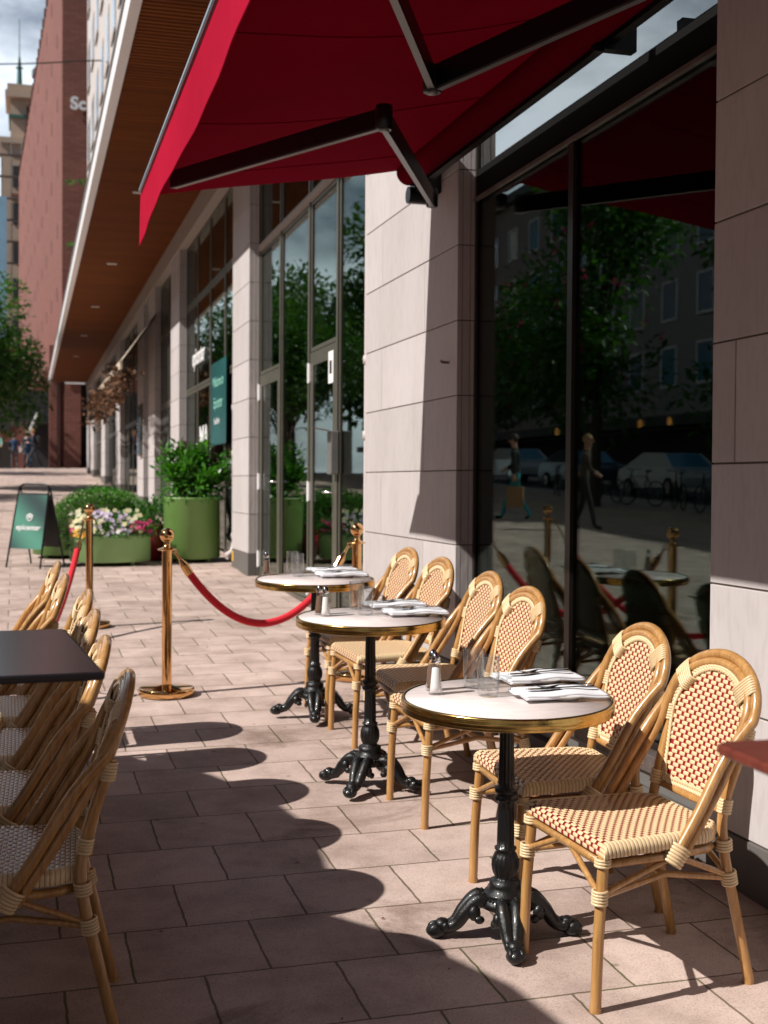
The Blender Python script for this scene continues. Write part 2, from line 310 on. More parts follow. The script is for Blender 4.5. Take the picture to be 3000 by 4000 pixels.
M_['brass'] = mat('brass', (.62, .43, .15), .2, 1, color2=(.42, .28, .085), vscale=25, bump=.04, bscale=120)
M_['gold'] = mat('polished_brass', (.80, .47, .20), .07, 1, var=.08, vscale=10)
M_['castiron'] = mat('cast_iron', (.008, .0085, .009), .38, .25, bump=.25, bscale=160, coat=.2)
def marblemat():
    m, n, b = newmat('pink_marble_top'); lk = n.links.new
    t = node(n, 'ShaderNodeTexCoord'); mp = node(n, 'ShaderNodeMapping'); mp.inputs['Scale'].default_value = (2.2, 9, 1); mp.inputs['Rotation'].default_value = (0, 0, .5); lk(t.outputs['Object'], mp.inputs[0])
    z = node(n, 'ShaderNodeTexNoise', Scale=6, Detail=8, Roughness=.7, Distortion=.6); lk(mp.outputs[0], z.inputs[0])
    r = node(n, 'ShaderNodeValToRGB'); r.color_ramp.elements[0].position = .35; r.color_ramp.elements[0].color = (.74, .63, .61, 1); r.color_ramp.elements[1].position = .62; r.color_ramp.elements[1].color = (.84, .75, .73, 1)
    lk(z.outputs[0], r.inputs[0]); lk(r.outputs[0], b.inputs['Base Color']); b.inputs['Roughness'].default_value = .22; b.inputs['Specular IOR Level'].default_value = .4; return m
M_['marble'] = marblemat()
M_['mahogany'] = mat('mahogany_top', (.20, .048, .03), .28, color2=(.12, .025, .018), vscale=14, stretch=(.4, 5, 1), spec=.55)
M_['darkwood'] = mat('dark_wood_top', (.13, .05, .05), .24, color2=(.07, .034, .038), vscale=10, stretch=(.6, 4, 1), spec=.6)
M_['darkedge'] = mat('dark_table_edge', (.012, .010, .010), .5)
M_['porcelain'] = mat('porcelain', (.80, .77, .73), .12, spec=.5)
M_['napkin'] = mat('white_linen', (.80, .81, .85), .85, bump=.3, bscale=300)
M_['steel'] = mat('cutlery_steel', (.35, .36, .38), .12, 1)
M_['chrome'] = mat('chrome', (.7, .7, .7), .1, 1)
M_['glass'] = realglass('clear_glass')
M_['salt'] = mat('salt', (.82, .80, .78), .9); M_['pepper'] = mat('pepper', (.23, .12, .075), .95, var=.5, vscale=400)
M_['rope'] = mat('red_velvet', (.80, .006, .025), .75, var=.25, vscale=200, bump=.4, bscale=350)
M_['rope'].node_tree.nodes['Principled BSDF'].inputs['Sheen Weight'].default_value = .12
M_['planterlight'] = mat('light_green_planter', (.25, .45, .17), .42, var=.06)
M_['planter'] = mat('green_planter', (.155, .29, .075), .42, var=.06)
M_['planterdark'] = mat('dark_green_planter', (.10, .21, .05), .42, var=.06)
M_['redpot'] = mat('red_pot', (.30, .015, .02), .35)
M_['soil'] = mat('soil', (.03, .02, .015), .95, bump=.5)
M_['laurel'] = leafmat('laurel_leaf', (.03, .12, .015), (.11, .32, .04), .25, .3)
M_['boxleaf'] = leafmat('box_leaf', (.04, .15, .012), (.11, .33, .03), .5, .3)
M_['treeleaf'] = leafmat('tree_leaf', (.02, .07, .012), (.075, .18, .03), .45, .35)
M_['flowleaf'] = leafmat('flower_leaf', (.03, .11, .02), (.09, .24, .04), .5, .3)
M_['yellowfl'] = leafmat('cream_petal', (.72, .66, .34), (.80, .78, .58), .6, .2)
M_['lilacfl'] = leafmat('lilac_petal', (.42, .26, .50), (.84, .80, .86), .6, .2)
M_['orangefl'] = leafmat('orange_petal', (.75, .35, .04), (.8, .55, .08), .6, .2)
M_['magentafl'] = leafmat('magenta_petal', (.5, .02, .14), (.62, .05, .2), .6, .2)
M_['bark'] = mat('bark', (.09, .065, .045), .9, var=.4, vscale=12, bump=.5, stretch=(1, 1, .3))
M_['brick'] = brickmat('red_brick', (.23, .075, .052), (.29, .105, .075), (.15, .08, .065), bw=.5, rh=.15, msize=.02)
M_['brickpink'] = brickmat('pink_brick', (.23, .078, .058), (.28, .105, .08), (.16, .075, .06), bw=.5, rh=.15, msize=.02)  # red brick with the sunlit side's pinker tone put into the colour
M_['facade'] = mat('pale_facade', (.58, .52, .49), .7, var=.06)
M_['greyfacade'] = mat('grey_facade', (.34, .335, .33), .8, var=.1)
M_['cream'] = mat('tower_stone', (.50, .38, .29), .8, var=.15, vscale=.5)
M_['copper'] = mat('green_copper', (.05, .14, .12), .6)
M_['darkroof'] = mat('dark_roof', (.03, .03, .035), .6)
M_['sheet'] = mat('blue_sheeting', (.30, .52, .68), .5, var=.2, vscale=1)
M_['teal'] = mat('teal_poster', (.015, .13, .125), .35, color2=(.012, .055, .06), vscale=1.2)
def signmat():
    m, n, b = newmat('sign_poster'); lk = n.links.new
    t = node(n, 'ShaderNodeTexCoord'); mp = node(n, 'ShaderNodeMapping'); mp.inputs['Rotation'].default_value = (0, 0, 0); lk(t.outputs['Object'], mp.inputs[0])
    wv = node(n, 'ShaderNodeTexWave', wave_type='BANDS', bands_direction='DIAGONAL'); wv.inputs['Scale'].default_value = .62; wv.inputs['Distortion'].default_value = 2.0; wv.inputs['Detail'].default_value = 1; wv.inputs['Phase Offset'].default_value = 1.6; lk(mp.outputs[0], wv.inputs[0])
    r = node(n, 'ShaderNodeValToRGB'); r.color_ramp.elements[0].color = (.03, .062, .062, 1); r.color_ramp.elements[1].color = (.085, .26, .195, 1); lk(wv.outputs[0], r.inputs[0]); lk(r.outputs[0], b.inputs['Base Color']); b.inputs['Roughness'].default_value = .3; return m
M_['sign'] = signmat()
M_['letter'] = mat('white_letter', (.82, .82, .82), .5)
M_['skin'] = mat('skin', (.55, .30, .21), .5); M_['hair'] = mat('brown_hair', (.05, .025, .015), .6); M_['blond'] = mat('light_hair', (.32, .17, .08), .6)
M_['suit'] = mat('dark_suit', (.025, .03, .045), .8); M_['denim'] = mat('blue_cloth', (.03, .08, .16), .8); M_['mint'] = mat('mint_cloth', (.25, .58, .48), .8)
M_['greycloth'] = mat('grey_cloth', (.12, .12, .13), .8); M_['cyancloth'] = mat('turquoise_cloth', (.04, .38, .42), .8); M_['darkcloth'] = mat('dark_cloth', (.02, .02, .02), .8); M_['paper'] = mat('brown_paper', (.42, .24, .12), .8)
M_['beigecloth'] = mat('beige_cloth', (.55, .46, .36), .8)
def emit(name, c, s):
    m, n, b = newmat(name); b.inputs['Emission Color'].default_value = c4(c); b.inputs['Emission Strength'].default_value = s; b.inputs['Base Color'].default_value = c4(c); return m
M_['lampwarm'] = emit('warm_lamp', (1, .25, .05), 4); M_['lampwhite'] = emit('white_lamp', (1, .95, .9), .9)
# ------------------------------------------------------------------ ground
g = MB()
ys = [-80, -20, 0, 10, 20, 30, 40, 50, 62, 63, 90, 140, 260, 700]; xs = [-300, -80, -40, -20, -8, 0, 3.2, 30, 120]
g.add([(x, y, zg(x, y)) for y in ys for x in xs], [(j * len(xs) + i, j * len(xs) + i + 1, (j + 1) * len(xs) + i + 1, (j + 1) * len(xs) + i) for j in range(len(ys) - 1) for i in range(len(xs) - 1)], 0, False)
tag(g.build('pavement', M_['paving']), kind='structure')
g = MB()
yr = [-60, 0, 20, 40, 55]
g.add([(x, y, zg(x, y) + .004) for y in yr for x in (-19.5, -13.5)], [(2 * j, 2 * j + 1, 2 * j + 3, 2 * j + 2) for j in range(len(yr) - 1)], 0, False)
tag(g.build('road', M_['asphalt']), kind='structure')

# ------------------------------------------------------------------ the stone building
XW = 2.35; XG = 2.49
bld = empty('stone_office_building', 'long pale stone street building with glazed shopfronts under a wooden canopy', 'building')
YEND = 54.2; ZS = 5.62; XC = .83
JZ = [1.1993 + .4266 * k for k in range(-4, 13)]
def slabs(name, y0, y1, ztop, joints, x0=XW, depth=.13, rowlist=None, jf=None, parent=bld, ret=True, retside='lo'):
    """a stone pier: slabs with open joints over a dark core, granite plinth below"""
    mb = MB(); gp = .0035; zlo = zg(x0, (y0 + y1) / 2)
    base = zlo + .23
    # core
    mb.box(x0 + .006, x0 + depth + .25, y0 + .006, y1 - .006, zlo - .3, ztop, 1)
    zz = [z for z in JZ if z > base + .1 and z < ztop - .05]
    rows = list(zip([base] + zz, zz + [ztop]))
    for k, (a, b) in enumerate(rows):
        js = sorted([j for j in (jf(a, b) if jf else []) if y0 + .05 < j < y1 - .05])
        e = [y0] + js + [y1]
        for p, q in zip(e[:-1], e[1:]):
            P = p + (gp if p > y0 else 0); Q = q - (gp if q < y1 else 0)
            mb.box(x0, x0 + .03, P, Q, a + gp, b - gp, 0, .0025)
        for yy0, yy1 in ((y0, y0 + .004), (y1 - .004, y1)):
            mb.box(x0 + .0325, x0 + .075, yy0, yy1, a + gp, b - gp, 0)
            mb.box(x0 + .079, x0 + depth + .02, yy0, yy1, a + gp, b - gp, 0)
    o = mb.build(name, [M_['stone'], M_['stoneback']], parent)
    pl = MB(); pl.box(x0 - .004, x0 + depth + .1, y0 - .003, y1 + .003, zlo - .35, base - .002, 0, .004); pl.build('plinth', M_['granite'], o)
    return o
def jpanel(a, b):
    k = round((a - 1.1993) / .4266)
    return [7.541] if k % 2 else [8.52]
slabs('stone_wall', 6.915, 8.967, ZS, None, jf=lambda a, b: [7.541] if abs(((a - 1.1993) / .4266) % 2 - 1) < .5 and a < 3 else [8.52] if a < 3 else [])
slabs('stone_wall', 1.2, 4.087, ZS, None, jf=lambda a, b: [3.935] if abs(a - 1.6259) < .1 else ([2.3] if abs(((a - 1.1993) / .4266) % 2) < .5 else [3.2] if a > 2.9 else []))
PIERS = [(14.03, 15.2), (20.8, 22.06), (24.95, 26.2), (27.4, 28.9), (34.4, 36.2), (41.3, 43.4), (48.6, 51.0), (52.8, 54.1)]
for a, b in PIERS: slabs('stone_pier', a, b, ZS, None)
slabs('stone_wall', -6, -1.6, ZS, None)
# upper facade above the canopy
up = MB(); up.box(XW, XW + 8, -8, YEND, ZS + .22, 30)
fac = up.build('upper_wall', M_['facade'], bld)
# the front skin of the upper wall carries windows
wi = 0
for fz in range(7):
    for fy in range(14):
        y0 = 12.0 + fy * 3.05; z0 = 8.1 + fz * 3.0
        f = MB(); f.box(XW - .02, XW - .003, y0, y0 + 1.25, z0, z0 + 1.75); f.box(XW - .07, XW - .023, y0 - .06, y0 + 1.31, z0 - .10, z0 - .003)
        wf = f.build('window', M_['lintel'], bld)
        p = MB(); p.box(XW - .03, XW - .0225, y0 + .08, y0 + .58, z0 + .08, z0 + 1.67); p.box(XW - .03, XW - .0225, y0 + .66, y0 + 1.17, z0 + .08, z0 + 1.67); p.build('pane', M_['glass_skyblue'], wf)
# canopy: back board, wooden slats, white fascia, drip edge
cb = MB(); cb.box(XC + .10, XW + 1.2, -8, YEND - .05, ZS + .05, ZS + .18); canopy = cb.build('canopy', M_['soffitback'], bld)
sl = MB(); y = -7.9
rnd = random.Random(4)
while y < YEND - .15:
    sl.box(XC + .105, XW + .5, y, y + .062, ZS, ZS + .045); y += .09
sl.build('wooden_soffit', M_['soffit'], canopy)
fa = MB(); fa.box(XC, XC + .097, -8, YEND, ZS - .03, ZS + .19); fa.build('fascia', M_['white'], canopy)
fa = MB(); fa.box(XC - .02, XC + .12, -8, YEND + .02, ZS + .193, ZS + .215); fa.build('roof_edge', M_['greymetal'], canopy)
for k in range(5):
    y = 18.3 + 6.1 * k; d = MB(); d.box(1.42, 1.60, y, y + .07, ZS - .018, ZS - .003); d.build('ceiling_light', M_['white'], canopy)
lb = MB(); lb.box(XW - .02, XW + .125, 9.0, YEND - .1, ZS - .33, ZS - .004); lb.build('lintel', M_['lintel'], bld)

# interior seen through the glass
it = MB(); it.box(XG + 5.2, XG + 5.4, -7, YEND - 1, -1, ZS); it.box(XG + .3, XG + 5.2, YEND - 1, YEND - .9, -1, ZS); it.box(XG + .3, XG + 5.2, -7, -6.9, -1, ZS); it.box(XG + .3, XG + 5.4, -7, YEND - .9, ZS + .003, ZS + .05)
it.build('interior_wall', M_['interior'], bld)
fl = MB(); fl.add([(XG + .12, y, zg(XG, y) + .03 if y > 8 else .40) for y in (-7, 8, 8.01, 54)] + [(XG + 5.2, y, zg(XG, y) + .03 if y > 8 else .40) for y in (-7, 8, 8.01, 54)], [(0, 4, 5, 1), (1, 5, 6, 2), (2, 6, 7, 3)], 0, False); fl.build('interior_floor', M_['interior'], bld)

# -------- restaurant window between the two stone walls (y 4.087 .. 6.915)
def frame_rect(mb, y0, y1, z0, z1, w_, x0, x1, mi=0):
    mb.box(x0, x1, y0, y0 + w_, z0, z1, mi); mb.box(x0, x1, y1 - w_, y1, z0, z1, mi); mb.box(x0, x1, y0 + w_, y1 - w_, z0, z0 + w_, mi); mb.box(x0, x1, y0 + w_, y1 - w_, z1 - w_, z1, mi)
def bigwindow(y0, y1, mull, zsill=.475):
    f = MB(); frame_rect(f, y0, y1, zsill, ZS, .03, XG - .04, XG + .003)
    for m in mull: f.box(XG - .047, XG + .001, m - .028, m + .028, zsill + .032, 3.156)
    wfr = f.build('window', M_['darkmetal'], bld)
    b = MB(); b.box(XG - .036, XG + .005, y0 + .032, y1 - .032, 3.165, 3.325); b.build('beam', M_['mattblack'], wfr)
    b = MB(); b.box(XG - .062, XG - .038, y0 + .032, y1 - .032, 3.145, 3.162); b.build('trim', M_['sillmetal'], wfr)
    es = [y0 + .03] + list(mull) + [y1 - .03]
    for i, (a, c) in enumerate(zip(es[:-1], es[1:])):
        p = MB(); aa = a + (.028 if i else 0); cc = c - (.028 if i < len(es) - 2 else 0)
        p.box(XG - .028, XG - .022, aa, cc, zsill + .03, 3.156); p.build('pane', M_['glass_dark'], wfr)
        p = MB(); p.box(XG - .006, XG - .001, aa, cc, zsill + .03, 3.156); p.build('inner_pane', M_['glass_dark'], wfr)
    p = MB(); p.box(XG - .028, XG - .022, y0 + .03, y1 - .03, 3.33, ZS - .03); p.build('transom_pane', M_['glass_bright'], wfr)
    s = MB(); s.box(XW + .035, XG - .02, y0 + .003, y1 - .003, zsill - .075, zsill - .003, 0, .004); s.build('sill', M_['sillmetal'], wfr)
    s = MB(); s.box(XW + .06, XG + .02, y0 + .003, y1 - .003, .33, zsill - .078); s.build('apron', M_['greymetal'], wfr)
    s = MB(); s.box(XW + .012, XG + .03, y0 + .004, y1 - .004, -.2, .327, 0, .003); s.build('plinth', M_['granite'], wfr)
    return wfr
W1 = bigwindow(4.092, 6.91, [5.56])
W2 = bigwindow(-1.595, 1.195, [-.2])
# ceiling beam with warm trim and pendant lamps inside the restaurant
t = MB(); t.box(XG + 2.2, XG + 2.3, -1, 8.5, 2.27, 2.31); t.build('interior_shelf', M_['mahogany'], bld)
for k, (x, y) in enumerate(((4.8, 11.2), (4.8, 9.5), (4.8, 9.0))):
    l = empty('pendant_lamp', ['small orange lamp glowing behind the left pane of the restaurant window', 'left one of the two orange lamps glowing behind the right window pane', 'right one of the two orange lamps glowing behind the right window pane'][k], 'lamp', 'lamps inside the restaurant')
    l.location = (x, y, 2.02); a = MB(); a.tube([(0, 0, .06), (0, 0, 3.8)], .005, 6); a.build('cord', M_['black'], l)
    a = MB(); a.lathe([(.001, .06), (.016, .055), (.018, 0), (.001, -.004)], 12); a.build('bulb', M_['lampwarm'], l)
# floor grille by the glass
t = MB()
for k in range(14): t.box(XG + .06 + k * .014, XG + .068 + k * .014, 4.3, 5.4, .48, .50)
t.build('floor_grille', M_['greymetal'], bld)

# -------- glazed door bay (y 8.967 .. 14.03)
def hinge(par, y, z):
    h = MB(); h.tube([(XG - .045, y, z - .09), (XG - .045, y, z + .09)], .014, 8); h.box(XG - .045, XG - .031, y - .02, y + .03, z - .08, z + .08); h.build('hinge', M_['white'], par)
def glazed(y0, y1, z0, z1, w_=.035, name='window', gm='glass_far', fm='bronzeframe'):
    f = MB(); frame_rect(f, y0, y1, z0, z1, w_, XG - .025, XG + .01); o = f.build(name, M_[fm], bld)
    p = MB(); p.box(XG - .014, XG - .008, y0 + w_, y1 - w_, z0 + w_, z1 - w_); p.build('pane', M_[gm], o); return o
def door(y0, y1, ztop, hy, handle_y):
    zb = zg(XG, (y0 + y1) / 2) + .02
    f = MB(); w_ = .12; frame_rect(f, y0, y1, zb, ztop, w_, XG - .03, XG + .02); o = f.build('door', M_['bronzeframe'], bld)
    p = MB(); p.box(XG - .02, XG - .012, y0 + w_, y1 - w_, zb + w_, ztop - w_); p.build('pane', M_['glass_far'], o)
    for z in (zb + .2, zb + 1.05, ztop - .18): hinge(o, hy, z)
    h = MB(); zh = zb + 1.02; s = 1 if handle_y < (y0 + y1) / 2 else -1
    h.box(XG - .038, XG - .0305, handle_y - .02, handle_y + .02, zh - .09, zh + .09)
    h.tube([(XG - .035, handle_y, zh + .03), (XG - .09, handle_y, zh + .03), (XG - .09, handle_y + s * .11, zh + .03)], .011, 8); h.build('handle', M_['chrome'], o)
    return o, zb
ZT = 2.72
posts = MB()
for yy in (9.02, 10.30, 11.40, 12.78, 14.0): posts.box(XG - .035, XG + .04, yy - .025, yy + .025, zg(XG, yy), ZS - .335)
posts.build('door_posts', M_['bronzeframe'], bld)
glazed(9.05, 10.25, .38, 4.08); glazed(11.45, 12.73, .45, 4.08)
d1, zb1 = door(12.81, 13.95, ZT, 13.94, 12.93); d2, zb2 = door(10.335, 11.35, ZT, 11.345, 10.44)
glazed(12.81, 13.95, ZT + .01, 4.08); glazed(10.335, 11.35, ZT + .01, 4.08)
for a, b in ((9.05, 10.25), (10.335, 11.35), (11.45, 12.73), (12.81, 13.95)): glazed(a, b, 4.15, ZS - .34)
t = MB(); t.box(XG - .05, XG + .02, 9.05, 13.96, 4.083, 4.147); t.build('transom_bar', M_['lintel'], bld)
n_ = MB(); n_.box(XG - .036, XG - .0325, 10.42, 10.60, 2.39, 2.66); nn = n_.build('notice', M_['letter'], d2)
n_ = MB(); n_.box(XG - .038, XG - .0365, 10.47, 10.55, 2.47, 2.58); n_.build('pictogram', M_['darkcloth'], nn)
k_ = MB(); k_.box(XG - .10, XG - .03, 10.22, 10.36, 1.62, 1.98, 0, .01); k_.add([(XG - .10, 10.22, 1.98), (XG - .10, 10.36, 1.98), (XG - .22, 10.38, 2.0), (XG - .22, 10.20, 2.0)], [(0, 1, 2, 3)], 0, False)
tag(k_.build('entry_phone', M_['greymetal']), 'grey hooded entry phone mounted between the glass doors', 'entry phone')
# -------- bays further along
def bay(y0, y1, n):
    w_ = (y1 - y0) / n
    for k in range(n):
        a = y0 + k * w_ + .01; b = y0 + (k + 1) * w_ - .01; zb = zg(XG, (a + b) / 2)
        glazed(a, b, zb + .05, ZT + .25, .045); glazed(a, b, ZT + .26, 4.3, .045); glazed(a, b, 4.31, ZS - .34, .045)
bay(15.21, 20.79, 4); bay(22.07, 24.94, 2); bay(26.21, 27.39, 1); bay(28.91, 34.39, 4); bay(36.21, 41.29, 4); bay(43.41, 48.59, 3)
# downpipes
def downpipe(y, x=XW + .06, shoe=True):
    zb = zg(x, y); p = MB(); p.tube([(x, y, ZS - .34), (x, y, zb + .28), (x - .03, y - .02, zb + .16), (x - .12, y - .05, zb + .10)], .042, 12)
    o = p.build('downpipe', M_['pipe'], bld)
    for z in (zb + .35, 1.9, 2.45, 4.2):
        c = MB(); c.lathe([(.044, -.03), (.052, -.03), (.052, .03), (.044, .03)], 14, c=(x, y, z)); c.box(x - .01, x + .06, y - .075, y - .045, z - .015, z + .015); c.build('pipe_clamp', M_['pipe'], o)
downpipe(9.06); downpipe(15.32); downpipe(26.3)
# small metal hook on the wall
h = MB(); h.tube([(XW + .001, 7.06, 2.25), (XW - .05, 7.04, 2.25), (XW - .055, 7.04, 2.262)], .008, 8); h.build('wall_hook', M_['sillmetal'], bld)
# yellow mark on the pier plinth
n_ = MB(); n_.box(XW - .0065, XW - .0045, 15.05, 15.16, .62, .74); n_.build('yellow_mark', M_['orangefl'], bld)
# teal poster and window lettering
def on_glass(y, z, x=XG - .006): return Matrix(((0, 0, -1, x), (-1, 0, 0, y), (0, 1, 0, z), (0, 0, 0, 1)))
ps = MB(); ps.box(XG - .075, XG - .068, 16.15, 17.55, 2.05, 3.15)
po = tag(ps.build('window_poster', M_['teal']), 'teal poster with pale welcome lettering hanging in the shopfront glass', 'poster')
text_mesh('lettering', 'Welcome to', .19, .001, M_['mint'], po, on_glass(16.85, 2.88, XG - .078)); text_mesh('lettering', 'Epicenter', .21, .001, M_['mint'], po, on_glass(16.85, 2.60, XG - .078)); text_mesh('lettering', 'Stockholm', .12, .001, M_['letter'], po, on_glass(16.95, 2.36, XG - .078))
tl = tag(text_mesh('window_lettering', 'epicenter', .36, .004, M_['letter'], None, on_glass(19.0, 3.42, XG - .06), .006), 'white epicenter lettering on the upper shopfront glass', 'lettering')
tl = tag(text_mesh('window_lettering', 'MA', .62, .004, M_['letter'], None, on_glass(18.4, 2.12, XG - .06), .01), 'large white capital letters on the lower shopfront glass', 'lettering')
# menu case on a pier
mc = MB(); mc.box(XW - .06, XW - .003, 27.5, 28.1, 2.1, 3.2, 0, .01); m2 = mc.build('menu_case', M_['bronzeframe']); tag(m2, 'narrow framed display case on a far stone pier', 'display case')
mc = MB(); mc.box(XW - .065, XW - .0605, 27.57, 28.03, 2.17, 3.13); mc.build('pane', M_['glass_skyblue'], m2)

# ------------------------------------------------------------------ red awning
aw = empty('folding_arm_awning', 'wide wine red folding arm awning stretched over the terrace chairs', 'awning')
YA0, YA1 = -3.2, 7.28  # near end lengthened out of view to shade more of the wall
XF = .62; ZF = 3.14; XR = 2.16; ZR = 3.42
cl = MB(); nx, ny = 26, 96
vs = []
for i in range(nx + 1):
    u = i / nx
    for j in range(ny + 1):
        v = j / ny; x = XF + (XR - XF) * u; y = YA0 + (YA1 + (.10 * u) - YA0) * v
        sag = -.055 * math.sin(PI * u) * min(1, .12 + min(v, 1 - v) * 5) - .012 * math.sin(17 * v + 3 * u) * math.sin(PI * u)
        ed = min(v, 1 - v) * 6
        vs.append((x, y, ZF + (ZR - ZF) * u + sag))
cl.add(vs, [(i * (ny + 1) + j, (i + 1) * (ny + 1) + j, (i + 1) * (ny + 1) + j + 1, i * (ny + 1) + j + 1) for i in range(nx) for j in range(ny)], 0)
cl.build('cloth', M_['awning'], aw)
for yy in (-1.4, -.2, 1.0, 2.2, 3.4, 4.6, 5.8, 6.9):
    sm = MB(); v = (yy - YA0) / (YA1 - YA0); i0 = int(v * ny); sm.tube([V(vs[i * (ny + 1) + i0]) + V((0, 0, -.0015)) for i in range(nx + 1)], .0022, 5); sm.build('seam', M_['awning'], aw)
va = MB(); vs = []; nz_ = 8; ny = 90; YV1 = YA1 + .03
for i in range(nz_ + 1):
    t = i / nz_
    for j in range(ny + 1):
        v = j / ny; y = YA0 + (YV1 - YA0) * v + t * (.18 * max(0, v - .96) / .04)
        x = XF - .012 - .010 * t * math.sin(y * 2.3) + .002 * t * math.sin(y * 9 + 1)
        vs.append((x, y, ZF + .012 - .253 * t))
va.add(vs, [(i * (ny + 1) + j, i * (ny + 1) + j + 1, (i + 1) * (ny + 1) + j + 1, (i + 1) * (ny + 1) + j) for i in range(nz_) for j in range(ny)], 0)
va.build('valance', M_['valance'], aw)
vb = MB(); vb.tube([V(vs[nz_ * (ny + 1) + j]) for j in range(ny + 1)], .003, 5); vb.build('valance_hem', M_['valance'], aw)
b = MB(); b.box(XF - .026, XF + .02, YA0, YA1 - .02, ZF + .013, ZF + .04, 0, .006); b.build('front_bar', M_['bluebar'], aw)
b = MB(); b.tube([(XR + .01, YA0, ZR - .035), (XR + .01, YA1 + .02, ZR - .035)], .075, 20); b.build('cloth_roller', M_['awning'], aw)
b = MB(); b.box(XR + .075, XR + .115, YA0, 7.3, ZR - .10, ZR + .04); b.box(XR - .03, XR + .07, YA0, 7.3, ZR + .06, ZR + .085); b.build('rear_bar', M_['black'], aw)
b = MB(); b.box(XR + .03, XR + .19, 7.22, 7.34, ZR - .16, ZR + .05, 0, .01); b.tube([(XR - .0, 7.28, ZR - .17), (XR + .12, 7.28, ZR - .17)], .05, 14); b.build('wall_bracket', M_['black'], aw)
b = MB(); b.box(XR + .06, XR + .20, 4.73, 4.78, ZR - .13, ZR + .03); b.box(XR + .02, XR + .06, 4.735, 4.775, ZR - .14, ZR - .11); b.build('wall_bracket', M_['black'], aw)
def arm(w0, el, fr):
    a, e, f = V(w0), V(el), V(fr); m = MB(); g_ = MB()
    for p, q, h in ((a, e, .046), (e, f, .040)):
        d = (q - p); Ln = d.length; d.normalize(); s = d.cross(V((0, 0, 1))).normalized(); u = s.cross(d)
        Mx = Matrix((( d.x, s.x, u.x, p.x), (d.y, s.y, u.y, p.y), (d.z, s.z, u.z, p.z), (0, 0, 0, 1)))
        k = MB(); k.box(.02, Ln - .01, -.014, .014, -h, h, 0, .006); m.merge(k, Mx)
        k = MB(); k.box(.03, Ln - .03, -.0125, .0125, -h - .003, -h + .001, 0); g_.merge(k, Mx)
    m.lathe([(.030, -.049), (.034, -.046), (.034, .046), (.030, .049)], 18, c=e)
    m.lathe([(.03, -.05), (.034, -.045), (.034, .045), (.03, .05)], 16, c=a)
    o = m.build('folding_arm', M_['black'], aw); g_.lathe([(.001, -.053), (.020, -.053), (.022, -.0495)], 16, c=e); g_.build('arm_underside', M_['armgrey'], o)
arm((2.20, 6.93, 3.16), (1.354, 4.9, 2.99), (.635, 6.005, 2.943)); arm((2.25, 2.93, 3.2), (1.41, 4.45, 3.01), (.655, 2.9, 3.07))
# ------------------------------------------------------------------ bistro chairs
def ellip(mb, c, d, r1, r2, mi=0, n=6, k=4, up=None):
    d = V(d).normalized(); M = d.to_track_quat('Z', 'Y').to_matrix(); mb.ball(c, r2, r2, r1, n, k, mi, M)
def rings(mb, p, ax, rad, n, wr=.0045, seg=14, asp=1.0):
    ax = V(ax).normalized(); u = ax.orthogonal().normalized(); w_ = ax.cross(u)
    for k in range(n):
        c = V(p) + ax * (k - (n - 1) / 2) * wr * 1.85
        mb.tube([c + (u * math.cos(2 * PI * j / seg) + w_ * math.sin(2 * PI * j / seg) * asp) * rad for j in range(seg)], wr, 5, closed=True)
def weave(mb, fn, uw, vh, pu=.0365, pv=.0124, red=.32, mask=None, side=None):
    """cream double strands bulging over a red sheet; fn(u, v, h) -> point"""
    nr = int(vh / pv)
    for r in range(nr):
        v0 = -vh / 2 + (r + .5) * vh / nr; off = (r % 2) * pu / 2
        k0 = int(-uw / 2 / pu) - 2
        for k in range(k0, -k0 + 1):
            a = k * pu + off + pu * red / 2; b = (k + 1) * pu + off - pu * red / 2
            a = max(a, -uw / 2); b = min(b, uw / 2)
            if side is not None:
                if b > side - pu * .61: b = uw / 2
                if a < -side + pu * .61: a = -uw / 2
                if a > side - pu * .61 or b < -side + pu * .61: continue
            if b - a < .006: continue
            if mask and not mask((a + b) / 2, v0): continue
            if b - a > .045: us = [a, a + .004] + [a + (b - a) * q / 11 for q in range(1, 11)] + [b - .004, b]
            else: us = [a, a + .004, (a + b) / 2, b - .004, b]
            us.sort(); N = len(us); hs = [.0005, .0021] + [.0027] * (N - 4) + [.0021, .0005]
            hv = vh / nr / 2 * .93; vv = [(-1, 0), (-.55, 1), (-.04, .72), (.04, .72), (.55, 1), (1, 0)]
            b0 = [fn(us[i], v0 + q * hv * (.8 if i in (0, N - 1) else 1), hs[i] * hh) for i in range(N) for q, hh in vv]
            mb.add(b0, [(i * 6 + j, (i + 1) * 6 + j, (i + 1) * 6 + j + 1, i * 6 + j + 1) for i in range(N - 1) for j in range(5)], 1)
